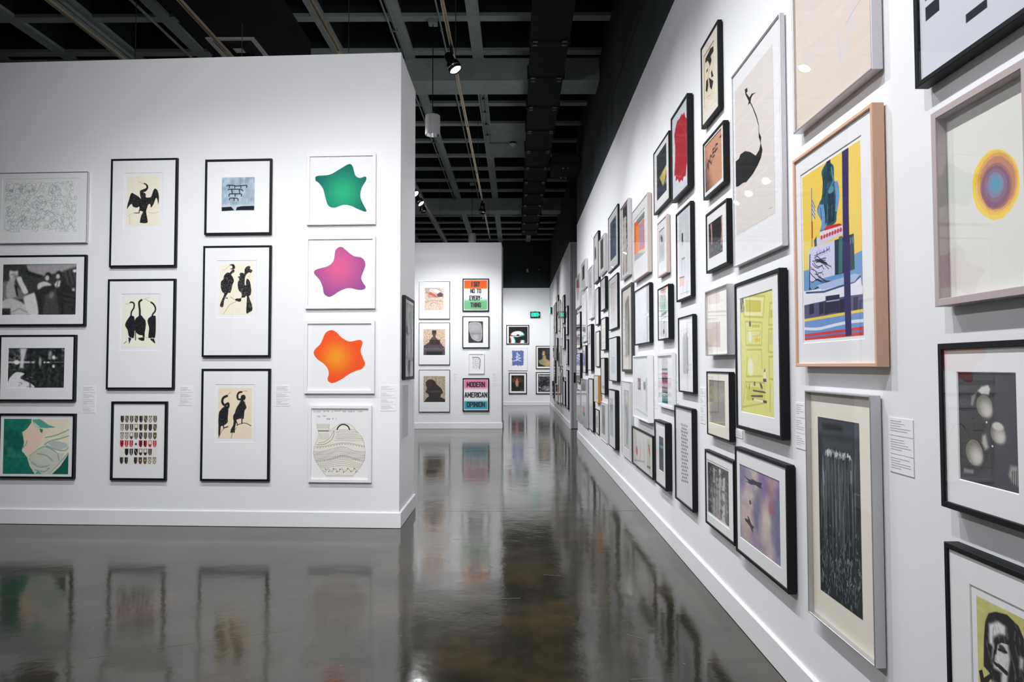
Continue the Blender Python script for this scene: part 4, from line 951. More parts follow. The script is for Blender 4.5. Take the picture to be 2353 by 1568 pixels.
@art((222, 214, 208), quad([(66, 482), (290, 232), (322, 1188), (102, 1312)]))
def swan(c):
    P = [(128, 478), (143, 470), (146, 490), (138, 500), (158, 528), (172, 508), (196, 504), (178, 516), (168, 535), (166, 556), (184, 592), (204, 640), (218, 690), (222, 740), (234, 765), (233, 800), (243, 838), (236, 880), (216, 925), (190, 970), (152, 1014), (132, 1018), (104, 1038), (90, 1038), (84, 895), (104, 880), (112, 855), (140, 838), (170, 845), (204, 868), (224, 838), (231, 798), (220, 765), (217, 700), (200, 645), (180, 595), (163, 562), (152, 572), (154, 548), (134, 510)]
    c.poly(P, (18, 22, 23)); c.line([(287, 1165), (306, 1158)], 0.002, (120, 116, 112))
    c.ell((190, 716), 0.08, 0.01, (232, 226, 222), 0, 0.8, 0.6)
@art((240, 222, 196), quad([(468, 385), (548, 252), (562, 700), (484, 815)]))
def ink_cream(c):
    k = (30, 28, 26); c.poly([(480, 400), (500, 360), (515, 320), (540, 305), (542, 345), (520, 385), (528, 420), (516, 470), (508, 440), (498, 420), (478, 440)], k); c.poly([(490, 500), (500, 480), (500, 505), (490, 522)], k); c.poly([(532, 500), (545, 550), (530, 562), (526, 520)], k)
    c.poly([(510, 560), (545, 590), (535, 660), (520, 640)], k); c.poly([(490, 590), (503, 565), (508, 620), (500, 678), (488, 668)], k); c.line([(512, 470), (503, 565)], 0.005, (90, 84, 74)); c.line([(500, 720), (525, 700)], 0.003, (150, 140, 120)); c.noise(5, 10, 16, 5)
@art((214, 216, 224), quad([(215, 905), (324, 722), (346, 1370), (228, 1490)]))
def red_shape(c):
    c.noise(4, 30, 50, 3)
    c.poly([(252, 905), (268, 890), (276, 870), (284, 850), (290, 860), (302, 838), (310, 870), (322, 880), (326, 960), (328, 1060), (338, 1190), (328, 1220), (324, 1300), (305, 1310), (302, 1345), (288, 1330), (275, 1355), (262, 1325), (245, 1345), (248, 1300), (236, 1300), (240, 1200), (240, 1100), (232, 1010), (240, 960)], (176, 22, 36))
    c.poly([(245, 1000), (325, 985), (326, 1010), (244, 1015)], (196, 48, 58), 0.01, 0.7)
    for P in [[(246, 960), (290, 880)], [(262, 900), (326, 1000)], [(262, 1330), (326, 1240)], [(240, 1300), (300, 1310)], [(310, 870), (330, 1200)]]: c.line(P, 0.004, (232, 80, 84))
@art((30, 34, 46), quad([(90, 1185), (177, 1060), (186, 1418), (95, 1525)]))
def dark_yellow(c):
    c.noise(12, 12, 22, 3); c.poly([(115, 1335), (178, 1220), (180, 1270), (150, 1405)], (198, 176, 92)); c.poly([(140, 1300), (178, 1220), (176, 1260), (150, 1330)], (222, 204, 130), 0.02, 0.8); c.poly([(100, 1400), (140, 1400), (180, 1340), (184, 1400), (100, 1500)], (44, 52, 74), 0.03, 0.8); c.poly([(160, 1370), (180, 1300), (184, 1360)], (190, 186, 176), 0.02, 0.7); c.blot((90, 100, 120), 18, 30, 9, 0.7, 0.2, 0.5)
@art((206, 150, 120), quad([(472, 1090), (608, 936), (632, 1328), (485, 1452)]))
def tattoo(c):
    c.mix((slice(None), slice(None)), np.clip(0.85 - (np.linspace(0, 1, c.nx)[None] * 1.5 + (1 - np.linspace(0, 1, c.ny)[:, None]) * 0.75), 0, 0.9), (52, 40, 36))
    k = (62, 46, 60)
    for P in [[(488, 1260), (495, 1210), (503, 1260)], [(505, 1245), (500, 1190), (512, 1200), (515, 1165)], [(530, 1160), (516, 1150), (512, 1190), (526, 1215), (530, 1190)], [(535, 1145), (535, 1105), (548, 1095)], [(538, 1130), (550, 1120)], [(538, 1165), (552, 1145)], [(556, 1115), (560, 1065), (575, 1060)], [(556, 1120), (574, 1090)], [(592, 1008), (602, 998)]]: c.line(P, 0.012, k)
    c.noise(4, 30, 40, 4)
@art((28, 26, 30), quad([(872, 455), (1022, 345), (1037, 722), (888, 808)]))
def legs_photo(c):
    c.poly([(876, 590), (1030, 570), (1036, 722), (888, 808)], (66, 66, 78), 0.01); c.noise(8, 22, 26, 5)
    c.poly([(886, 440), (904, 430), (916, 600), (915, 660), (905, 660), (898, 540)], (190, 140, 132), 0.01); c.poly([(1000, 362), (1020, 350), (1026, 520), (1018, 660), (1005, 650), (1010, 500)], (190, 140, 132), 0.01)
    c.blot((176, 160, 156), 20, 22, 9, 0.62, 0.25, 0.7, c.zone(0, 0.62, 1, 0.97))
@art((198, 203, 208), quad([(535, 385), (662, 250), (690, 1190), (545, 1240)]))
def tall_white(c):
    c.poly([(566, 440), (615, 400), (622, 780), (575, 800)], (214, 210, 208), 0.01, 0.8); c.poly([(570, 548), (588, 535), (592, 640), (574, 680)], (46, 46, 46), 0.005)
    c.poly([(535, 630), (680, 620), (690, 1195), (545, 1245)], (226, 227, 230), 0.01, 0.7); c.line([(575, 820), (580, 975)], 0.01, (160, 160, 164)); c.line([(610, 800), (616, 960)], 0.01, (180, 180, 184)); c.line([(575, 812), (612, 790)], 0.016, (130, 132, 136))
    c.poly([(542, 1020), (598, 1008), (596, 1100), (544, 1125)], (244, 170, 160), 0.005, 0.9); c.line([(540, 1022), (608, 1000)], 0.01, (70, 66, 66)); c.line([(604, 1000), (590, 1195)], 0.008, (130, 120, 118)); c.line([(550, 1205), (690, 1165)], 0.006, (170, 170, 174))
@art((212, 211, 214), box_map(0, 0, 1, 1))
def pink_wood(c):
    c.noise(6, 20, 40, 3); c.ell((0.42, 0.28), 0.2, 0.09, (90, 88, 92), 0.5, 1.0); c.rect(0.1, 0.45, 0.9, 0.95, (200, 199, 203), 0.8, 0.01)
    for k in range(8): c.line([(0.15, 0.48+k*0.05), (0.85, 0.46+k*0.05)], 0.006, (172, 172, 178))
@art((226, 222, 226), quad([(78, 430), (190, 318), (200, 740), (92, 845)]))
def colour_blocks(c):
    c.poly([(78, 432), (112, 400), (132, 460), (130, 750), (90, 772)], (252, 90, 30)); c.poly([(98, 470), (128, 458), (132, 752), (104, 760)], (254, 152, 34))
    c.poly([(115, 405), (190, 316), (190, 340), (117, 425)], (240, 226, 210)); c.line([(112, 400), (190, 318)], 0.012, (60, 52, 50)); c.line([(115, 420), (190, 338)], 0.012, (70, 90, 74)); c.poly([(116, 428), (190, 350), (190, 380), (118, 452)], (84, 136, 108))
    c.poly([(132, 448), (188, 390), (198, 695), (134, 730)], (238, 128, 142)); c.poly([(145, 470), (180, 435), (184, 660), (148, 690)], (178, 158, 180)); c.poly([(128, 745), (200, 698), (200, 735), (128, 775)], (214, 218, 178)); c.poly([(90, 772), (130, 750), (200, 735), (200, 745), (92, 845)], (172, 172, 178))
@art((206, 198, 190), quad([(560, 235), (640, 135), (655, 915), (580, 960)]))
def cream_red(c):
    c.noise(14, 16, 60, 3); c.poly([(560, 240), (640, 140), (645, 330), (610, 305), (590, 330), (565, 340)], (36, 30, 32), 0.01); c.poly([(630, 300), (648, 330), (652, 560), (636, 560), (625, 420)], (40, 34, 34), 0.01); c.line([(605, 190), (640, 165)], 0.02, (170, 50, 40))
    for k in range(14):
        rnd = random.Random(k); y = 350+k*44; c.ell((568+rnd.uniform(-4, 8), y), 0.05, 0.03, (150, 70, 54) if k % 3 else (60, 40, 40), 0, 0.5); c.ell((640+rnd.uniform(-10, 8), y+20), 0.06, 0.03, (150, 64, 50) if k % 2 else (50, 70, 56), 0, 0.5)
    c.poly([(566, 760), (580, 800), (590, 960), (578, 962)], (130, 60, 44), 0.01)
@art((66, 88, 118), quad([(432, 395), (520, 270), (530, 700), (442, 815)]))
def blue_photo(c):
    c.noise(12, 10, 18, 3); c.poly([(435, 640), (528, 560), (530, 705), (442, 812)], (82, 92, 122), 0.02); c.ell((484, 450), 0.14, 0.2, (44, 42, 54), 0, 0.5); c.ell((484, 480), 0.07, 0.1, (110, 96, 96), 0, 0.6); c.poly([(476, 540), (500, 540), (505, 620), (476, 625)], (120, 128, 150), 0.03, 0.6)
@art((84, 76, 64))
def brown_silver(c): c.noise(12, 10, 20, 3); c.line([(0.2, 0.55), (0.9, 0.4)], 0.01, (150, 146, 130), 0.6)
@art((190, 190, 202))
def narrow_photo(c): c.ell((0.5, 0.5), 0.4, 0.4, (60, 62, 72), 0, 0.9)
@art((62, 68, 60))
def dark_square(c): c.noise(12, 8, 10, 3); c.ell((0.7, 0.6), 0.25, 0.3, (40, 56, 44), 0, 0.8)
@art((222, 222, 224))
def tall_pale(c): c.rect(0.15, 0.1, 0.75, 0.9, (206, 208, 210), 1, 0.02); c.ell((0.5, 0.35), 0.1, 0.08, (180, 180, 184), 0, 1)
@art((208, 104, 112))
def red_silver(c):
    c.noise(14, 10, 18, 4); c.line([(0.3, 0.2), (0.6, 0.6), (0.4, 0.8)], 0.02, (226, 170, 172), 0.8)
@art((228, 226, 224))
def pale_silver(c): c.ell((0.3, 0.25), 0.2, 0.15, (226, 190, 184), 0, 1); c.ell((0.5, 0.85), 0.3, 0.1, (90, 100, 96), 0, 0.7)
@art((206, 206, 210))
def slim_black(c): c.line([(0.5, 0.2), (0.5, 0.9)], 0.03, (120, 120, 126))
@art((222, 222, 224))
def faint_figure(c): c.line([(0.5, 0.35), (0.48, 0.6), (0.52, 0.7)], 0.03, (150, 150, 156)); c.ell((0.5, 0.35), 0.08, 0.08, (150, 150, 156), 0, 0.8)
@art((232, 222, 220))
def pink_sketch(c):
    rnd = random.Random(5)
    for k in range(60):
        u, v = rnd.uniform(0.05, 0.95), rnd.uniform(0.03, 0.55); c.line([(u, v), (u+rnd.uniform(-0.1, 0.1), v+rnd.uniform(-0.06, 0.06))], 0.006, (222, 150, 152), 0.8)
    for k in range(9):
        u, v = rnd.uniform(0.1, 0.8), rnd.uniform(0.55, 0.95); c.line([(u, v), (u+rnd.uniform(0.05, 0.3), v+rnd.uniform(-0.03, 0.03))], 0.008, (214, 110, 90), 0.8)
    c.line([(0.2, 0.6), (0.2, 0.85), (0.75, 0.82), (0.75, 0.58)], 0.005, (200, 160, 150))
@art((224, 220, 212))
def smudge(c):
    c.poly([(0.3, 0.08), (0.85, 0.0), (0.95, 0.4), (0.9, 0.9), (0.3, 0.93), (0.25, 0.4)], (120, 114, 112), 0.05, 0.9); c.noise(22, 8, 26, 4, dark=190); c.line([(0.55, 0.1), (0.7, 0.3), (0.5, 0.5), (0.7, 0.8)], 0.012, (206, 202, 200), 0.8, True)
    for v in (0.3, 0.5, 0.72, 0.9): c.line([(0.02, v), (0.22, v)], 0.01, (206, 120, 90))
@art((222, 224, 230))
def blank_white(c): c.noise(3, 10, 12, 2); c.line([(0.62, 0.5), (0.64, 0.95)], 0.006, (176, 174, 184)); c.line([(0.62, 0.5), (0.98, 0.48)], 0.006, (176, 174, 184)); c.rect(0.68, 0.02, 1, 0.3, (224, 218, 218), 0.7)
@art((226, 227, 228))
def pale_sketch(c):
    c.rect(0.1, 0.0, 0.95, 0.1, (240, 176, 160), 0.7, 0.02); c.rect(0.05, 0.32, 0.9, 0.55, (178, 208, 182), 0.6, 0.02)
    for u in (0.2, 0.45, 0.65): c.line([(u, 0.1), (u+0.05, 0.2), (u, 0.42)], 0.012, (90, 100, 98)); 
    c.line([(0.1, 0.52), (0.85, 0.5)], 0.02, (70, 66, 68)); c.line([(0.1, 0.6), (0.85, 0.59)], 0.006, (120, 120, 124)); c.line([(0.3, 0.98), (0.35, 0.7), (0.6, 0.68), (0.62, 0.98)], 0.008, (120, 118, 124)); c.ell((0.42, 0.88), 0.12, 0.05, (110, 80, 84), 0, 0.8)
@art((226, 226, 228), box_map(650, 240, 790, 720))
def grey_brush(c):
    c.poly([(685, 330), (700, 300), (705, 275), (715, 300), (735, 280), (745, 275), (750, 320), (765, 330), (765, 650), (750, 680), (735, 670), (700, 680), (684, 650)], (172, 172, 178), 0.006); c.noise(6, 14, 40, 5, dark=200); c.line([(676, 252), (765, 245)], 0.002, (205, 205, 208))
@art((238, 233, 226), quad([(74, 925), (262, 840), (290, 1470), (92, 1475)]))
def beige_silver(c):
    c.poly([(80, 930), (182, 885), (185, 1005), (86, 1022)], (226, 212, 202)); c.poly([(86, 1190), (194, 1172), (202, 1410), (95, 1405)], (206, 188, 180)); c.line([(80, 1090), (274, 1075)], 0.012, (206, 198, 188)); c.line([(80, 1125), (274, 1112)], 0.005, (200, 190, 182)); c.line([(86, 1018), (230, 970)], 0.003, (214, 204, 196)); c.poly([(125, 1215), (190, 1205), (195, 1340), (125, 1360)], (192, 172, 166), 0.02, 0.6); c.noise(3, 20, 24, 3)

def z9(P):   # second view of the same sheet to the first one's scale
    return [((1600+x*0.3571-1600)/0.2551, (820+y*0.3571-440)/0.2551) for x, y in P]
@art((222, 220, 122), quad([(400, 970), (697, 876), (711, 2045), (414, 1986)]))
def yellow_print(c):
    o, lt = (196, 188, 66), (232, 232, 160)
    c.noise(3, 20, 30, 2)
    c.poly([(402, 972), (440, 968), (405, 1100)], (60, 62, 60)); c.poly([(405, 1100), (440, 1000), (436, 1090)], (130, 130, 124))
    for P in [[(405, 945), (622, 942), (605, 1138), (432, 1132), (405, 945)], [(668, 1008), (700, 1000), (700, 1205), (655, 1205), (668, 1008)], [(445, 1175), (596, 1185), (592, 1390), (452, 1392), (445, 1175)], [(655, 1245), (702, 1240), (702, 1455), (652, 1450), (655, 1245)], [(456, 1432), (592, 1430), (594, 1600)], [(655, 1495), (704, 1490)]]: c.line(P, 0.010, o)
    c.poly([(425, 960), (605, 958), (592, 1120), (448, 1120)], lt); c.poly([(443, 978), (590, 985), (585, 1090), (450, 1090)], (204, 192, 60)); c.poly([(670, 1070), (700, 1060), (700, 1140), (668, 1140)], (196, 188, 80)); c.poly([(655, 1270), (702, 1262), (704, 1380), (655, 1385)], (206, 206, 120), 0.01)
    c.line([(486, 945), (486, 1180)], 0.003, (96, 96, 60))
    c.poly([(479, 1178), (495, 1178), (495, 1222), (481, 1222)], (28, 28, 28)); c.poly([(476, 1250), (497, 1250), (502, 1340), (488, 1372), (474, 1340)], (232, 230, 214))
    for x in (516, 540, 562): c.ell((x, 1217), 0.045, 0.014, (196, 186, 50))
    c.poly([(525, 1340), (550, 1318), (565, 1335), (582, 1318), (578, 1368), (560, 1352), (540, 1368)], (232, 186, 48)); c.line([(465, 1225), (470, 1262), (580, 1258), (570, 1300), (515, 1312)], 0.006, (206, 196, 110), 1, True)
    q = z9
    for P in [[(330, 10), (325, 130), (425, 128)], [(470, 20), (472, 145), (535, 150)], [(320, 165), (310, 260), (300, 325), (440, 300), (440, 170), (320, 165)], [(478, 180), (476, 350)]]: c.line(q(P), 0.010, o)
    c.poly(q([(330, 195), (430, 200), (435, 290), (322, 280)]), (206, 200, 74)); c.ell(q([(352, 70)])[0], 0.09, 0.07, (236, 236, 200), 0.2, 0.4)
    c.poly(q([(438, 100), (443, 78), (446, 100), (452, 145), (436, 145)]), (236, 236, 226)); c.poly(q([(432, 143), (452, 145), (453, 165), (433, 163)]), (30, 30, 30)); c.poly(q([(438, 92), (445, 76), (445, 100), (438, 100)]), (30, 30, 30))
    c.poly(q([(372, 165), (382, 165), (382, 190), (372, 188)]), (90, 90, 70)); c.ell(q([(420, 190)])[0], 0.045, 0.016, (40, 40, 36), 0.6)
    c.poly(q([(366, 215), (440, 226), (452, 234), (440, 236), (367, 224)]), (30, 30, 28)); c.poly(q([(350, 254), (362, 250), (430, 250), (430, 262), (362, 260)]), (36, 36, 32)); c.poly(q([(364, 268), (372, 272), (432, 284), (434, 296), (364, 280)]), (236, 236, 228)); c.poly(q([(432, 282), (456, 286), (454, 302), (432, 296)]), (30, 30, 28)); c.poly(q([(362, 266), (372, 270), (370, 282), (362, 276)]), (30, 30, 28))
    c.line(q([(490, 200), (491, 290)]), 0.005, (236, 236, 220))
    c.line(q([(327, 182), (327, 205)]), 0.006, (80, 80, 50)); c.line(q([(345, 180), (343, 208)]), 0.008, (50, 50, 40))
@art((214, 190, 168), quad([(92, 188), (186, 190), (192, 425), (100, 400)]))
def peach(c):
    c.poly([(92, 188), (186, 190), (192, 422), (104, 410)], (150, 144, 128), 0.02); c.noise(16, 26, 34, 4); c.poly([(92, 215), (170, 240), (188, 250), (188, 190), (120, 188)], (118, 116, 104), 0.02, 0.7); c.poly([(104, 300), (188, 292), (190, 380), (110, 395)], (126, 124, 124), 0.02, 0.6); c.poly([(100, 395), (192, 410), (192, 425), (102, 410)], (140, 146, 104), 0.01)
@art((66, 64, 64), quad([(82, 690), (216, 748), (217, 1093), (84, 1000)]))
def figures_bw(c):
    c.noise(12, 20, 30, 4)
    for x, y0, w, g in [(122, 730, 12, 180), (140, 790, 16, 170), (160, 735, 16, 205), (178, 800, 14, 190), (188, 790, 12, 200), (110, 850, 8, 120), (200, 850, 10, 150)]:
        c.poly([(x-w*0.4, y0+20), (x, y0), (x+w*0.5, y0+20), (x+w, 1090), (x-w, 1080)], (g, g-2, g-4), 0.012, 0.8); c.ell((x, y0+8), 0.05, 0.03, (g, g, g), 0, 0.4)
    for x in (132, 150, 170, 196): c.line([(x, 850), (x-3, 1050)], 0.008, (44, 42, 42)); 
    c.poly([(84, 690), (100, 700), (100, 1000), (84, 990)], (40, 40, 42), 0.02, 0.8); c.poly([(150, 960), (170, 960), (165, 1060), (140, 1060)], (140, 110, 96), 0.03, 0.5); c.blur(0.003); c.blot((40, 38, 40), 14, 16, 5, 0.6, 0.2, 0.6); c.blot((196, 192, 188), 26, 20, 7, 0.7, 0.15, 0.5); c.noise(14, 40, 70, 9)
@art((160, 148, 160), quad([(288, 695), (550, 803), (548, 1350), (290, 1165)]))
def flying_birds(c):
    for x, y, ru, rv, col, an in [(380, 740, 0.3, 0.12, (206, 190, 176), 0.9), (340, 900, 0.28, 0.16, (202, 184, 180), 0.4), (480, 900, 0.2, 0.2, (196, 140, 132), 0.6), (440, 850, 0.14, 0.2, (120, 100, 156), 0.6), (400, 1010, 0.12, 0.22, (96, 96, 120), 0.3), (460, 1080, 0.16, 0.28, (214, 196, 182), 0.2),
            (520, 1000, 0.12, 0.22, (98, 108, 142), 0.3), (330, 1060, 0.18, 0.2, (206, 180, 160), 0.5), (520, 1200, 0.14, 0.2, (110, 108, 146), 0.4), (380, 1180, 0.14, 0.12, (150, 130, 160), 0.3), (300, 780, 0.1, 0.2, (120, 104, 150), 0.2), (540, 900, 0.06, 0.2, (120, 112, 156), 0.3), (480, 1260, 0.1, 0.16, (200, 184, 180), 0.3), (490, 980, 0.07, 0.08, (150, 84, 104), 0.4)]:
        c.ell((x, y), ru, rv, col, an, 1.0, 0.85)
    c.blur(0.006); c.noise(10, 16, 14, 3); c.noise(5, 60, 60, 8); k = (28, 30, 30)
    c.poly([(308, 766), (330, 785), (345, 796), (400, 812), (432, 820), (420, 842), (385, 832), (360, 830), (322, 808), (345, 815), (332, 795)], k); c.ell((395, 824), 0.13, 0.024, k, 0.12); c.ell((352, 1082), 0.09, 0.03, k, 0.7); c.poly([(345, 935), (355, 930), (360, 955), (350, 958)], (50, 46, 50)); c.poly([(316, 1045), (330, 1050), (345, 1060), (350, 1075), (375, 1100), (372, 1112), (352, 1100), (335, 1078), (320, 1062)], k)
@art((226, 222, 226), quad([(556, 5), (742, 35), (736, 1135), (560, 985)]))
def marks_grid(c):
    rnd = random.Random(8)
    for r in range(17):
        y0 = 195 + r * 38.5
        n = 4 if r % 2 == 0 else 3
        for k in range(n):
            x = 616 + k*19 + (6 if n == 3 else 0); y = y0 + (x-612) * 0.30
            c.line([(x-3, y-8), (x-1, y+6)], 0.007, (60, 60, 66)); c.line([(x-4, y+8), (x+6, y+10)], 0.009, (90, 90, 96)); 
            if rnd.random() < 0.6: c.line([(x+4, y-5), (x+6, y+2)], 0.006, (120, 120, 126))
@art((56, 62, 72))
def deep_black(c):
    c.noise(10, 8, 20, 3); c.rect(0, 0, 1, 0.2, (40, 56, 62), 0.8, 0.05); c.ell((0.5, 0.3), 0.4, 0.05, (110, 156, 172), 0, 0.9); c.rect(0, 0.6, 1, 1, (72, 66, 78), 0.7, 0.05)
@art((222, 220, 216), box_map(60, 0, 290, 1))
def wide_sketch(c):
    for P in [[(85, 0.1), (95, 0.35), (105, 0.5)], [(135, 0.3), (150, 0.6), (140, 0.8)], [(160, 0.3), (150, 0.8)], [(185, 0.2), (190, 0.5), (205, 0.85)], [(200, 0.2), (205, 0.6)], [(70, 0.92), (200, 0.75)]]: c.line(P, 0.009, (130, 132, 140), 0.9, True)
    c.ell((108, 0.6), 0.05, 0.12, (196, 84, 66), 0.2, 0.4); c.poly([(225, 0.12), (265, 0.05), (262, 0.9), (225, 0.9)], (204, 200, 184)); c.poly([(240, 0.25), (250, 0.22), (262, 0.45), (255, 0.5)], (206, 96, 72)); c.line([(226, 0.82), (260, 0.8)], 0.02, (110, 106, 110))
@art((232, 233, 236), box_map(196, 540, 336, 1150))
def two_snapshots(c):
    c.rect(208, 735, 280, 1040, (228, 224, 226), 0.8, 0.01); c.rect(232, 757, 260, 870, (40, 36, 40)); c.rect(230, 760, 240, 860, (150, 90, 100), 0.8); c.rect(238, 790, 246, 850, (210, 206, 206), 0.8); c.rect(285, 783, 306, 862, (130, 134, 140)); c.line([(288, 800), (302, 850)], 0.02, (70, 72, 76)); c.line([(215, 1075), (330, 1110)], 0.006, (160, 160, 166)); c.line([(230, 920), (216, 1060)], 0.008, (200, 200, 204))
@art((150, 150, 154), box_map(445, 528, 545, 990))
def stripes(c):
    c.rect(445, 528, 545, 632, (196, 196, 200)); c.noise(8, 14, 30, 3)
    for y0, y1, col in [(632, 645, (206, 206, 206)), (640, 662, (70, 74, 76)), (664, 680, (190, 190, 192)), (682, 696, (38, 40, 42)), (697, 724, (226, 90, 122)), (724, 778, (44, 34, 40)), (778, 796, (216, 86, 118)), (797, 828, (196, 178, 190)), (830, 846, (40, 44, 46)), (846, 858, (120, 126, 128)), (858, 888, (44, 50, 52)), (888, 912, (196, 196, 200)), (912, 940, (90, 156, 164)), (940, 992, (20, 84, 84))]: c.rect(445, y0, 545, y1, col, 0.95, 0.004)
    for x in range(455, 545, 14): c.line([(x, 700), (x+3, 985)], 0.012, (210, 206, 210), 0.25)
    c.noise(16, 20, 50, 7)
@art((206, 203, 192))
def blue_figure(c):
    c.rect(0, 0, 1, 0.25, (176, 178, 170), 0.9, 0.03); c.ell((0.45, 0.12), 0.3, 0.1, (214, 212, 204), 0.4, 0.5); c.poly([(0.3, 0.25), (0.6, 0.3), (0.75, 0.55), (0.6, 0.95), (0.35, 0.9), (0.4, 0.5), (0.1, 0.3)], (132, 156, 192), 0.03, 0.9); c.poly([(0.8, 0.2), (1, 0.2), (1, 1), (0.75, 1)], (214, 196, 150), 0.03, 0.8); c.line([(0.05, 0.05), (0.3, 0.08)], 0.014, (176, 120, 96)); c.noise(12, 14, 40, 6); c.line([(0.5, 0.4), (0.6, 0.7), (0.45, 0.9)], 0.014, (100, 124, 170), 0.8)
@art((222, 226, 230))
def blue_reflect(c): c.rect(0.1, 0.55, 0.95, 0.95, (178, 200, 226), 0.8, 0.03); c.rect(0.55, 0.1, 0.9, 0.5, (226, 220, 196), 0.7); c.line([(0.1, 0.5), (0.95, 0.52)], 0.01, (160, 160, 166))  # blue half is a glass reflection painted into the sheet
@art((186, 190, 192))
def deep_grey(c): c.noise(12, 6, 30, 3); c.rect(0, 0.15, 1, 0.35, (130, 134, 138), 0.7, 0.02); c.rect(0.1, 0.6, 0.7, 0.95, (170, 190, 196), 0.7, 0.03)
@art((128, 122, 114))
def small_white_dark(c): c.noise(16, 8, 16, 5); c.rect(0, 0, 1, 0.3, (150, 150, 156), 0.6, 0.05); c.ell((0.5, 0.55), 0.3, 0.2, (90, 86, 92), 0, 0.8)
@art((226, 222, 216))
def reddish_black(c): c.rect(0.2, 0.05, 0.8, 0.9, (216, 210, 204)); c.rect(0.2, 0.78, 0.8, 0.86, (140, 120, 100))
@art((228, 224, 214))
def sketch_black(c):
    for v in (0.2, 0.35, 0.6, 0.8): c.line([(0.1, v), (0.9, v-0.02)], 0.008, (190, 170, 130))
    c.ell((0.45, 0.45), 0.12, 0.15, (190, 190, 170), 0, 0.7)
@art((230, 226, 222))
def orange_wood(c): c.rect(0.25, 0.1, 0.75, 0.9, (206, 200, 200))
@art((226, 222, 212))
def slim_sketch(c): c.line([(0.3, 0.3), (0.7, 0.3), (0.6, 0.7)], 0.01, (190, 160, 130))
@art((96, 90, 100))
def small_black(c): c.noise(20, 4, 10, 3)
@art((226, 222, 222))
def arched_print(c): c.ell((0.4, 0.25), 0.2, 0.12, (150, 130, 140), 0, 0.4); c.rect(0.2, 0.3, 0.6, 0.5, (180, 176, 180), 0.8)
@art((226, 226, 228))
def tall_deep(c): c.rect(0.2, 0.55, 0.8, 0.92, (196, 196, 198), 0.9, 0.02); c.line([(0.1, 0.5), (0.9, 0.48)], 0.008, (150, 150, 150))
@art((216, 216, 218))
def tall_silver(c): c.rect(0.1, 0.1, 0.7, 0.25, (176, 178, 180), 0.9, 0.02); c.rect(0.2, 0.6, 0.7, 0.72, (206, 110, 124)); c.rect(0.2, 0.72, 0.7, 0.8, (60, 130, 110)); c.line([(0.1, 0.5), (0.9, 0.52)], 0.01, (170, 170, 172))
@art((218, 218, 216))
def pale_far(c): c.rect(0.1, 0.5, 0.9, 0.95, (196, 198, 192), 0.9, 0.02); c.line([(0.1, 0.2), (0.9, 0.22)], 0.012, (90, 90, 92))
@art((232, 232, 234))
def far_figures(c):
    c.rect(0.05, 0.3, 0.95, 0.45, (54, 56, 60)); c.ell((0.4, 0.55), 0.2, 0.12, (206, 196, 200), 0, 0.3)
    for u in (0.25, 0.5): c.poly([(u, 0.5), (u+0.12, 0.5), (u+0.14, 0.75), (u-0.02, 0.75)], (60, 40, 60) if u < 0.4 else (196, 120, 130))
@art((232, 232, 234))
def far_blue(c):
    for v in (0.15, 0.25, 0.35): c.line([(0.1, v), (0.5, v-0.03), (0.9, v+0.02)], 0.03, (120, 150, 200), 0.8, True)
    c.rect(0.1, 0.7, 0.9, 0.95, (180, 180, 184))
@art((226, 226, 230))
def blue_scroll(c): c.rect(0.25, 0.3, 0.8, 0.8, (110, 130, 180)); c.line([(0.3, 0.4), (0.7, 0.7)], 0.03, (60, 76, 130))

@art((221, 220, 213), quad([(120, 207), (700, -150), (706, 1265), (188, 1365)]))
def circles(c):
    cx, cy = 452, 655
    def ring(k, col, ph, dx=0, dy=0):
        n = 16; P = []
        for i in range(n):
            t = 2*math.pi*i/n + ph; P.append((cx+dx+150*k*math.cos(t)*(1+0.02*math.sin(i*2.3)), cy+dy+232*k*math.sin(t)*(1+0.02*math.cos(i*1.7)) - 0.12*150*k*math.cos(t)))
        c.poly(P, col)
    for k, col, ph, dx, dy in [(1.0, (246, 208, 66), 0.1, 0, 0), (0.92, (240, 188, 74), 0.3, 4, -12), (0.84, (218, 158, 84), 0.5, 8, -14), (0.75, (188, 124, 88), 0.2, 10, -10), (0.66, (160, 98, 88), 0.6, 2, 14), (0.60, (126, 74, 100), 0.4, -2, 18),
            (0.48, (128, 92, 122), 0.2, -2, 10), (0.36, (122, 122, 156), 0.5, -4, 8), (0.26, (100, 140, 170), 0.1, 2, 0), (0.17, (72, 146, 176), 0.4, 4, 0)]: ring(k, col, ph, dx, dy)
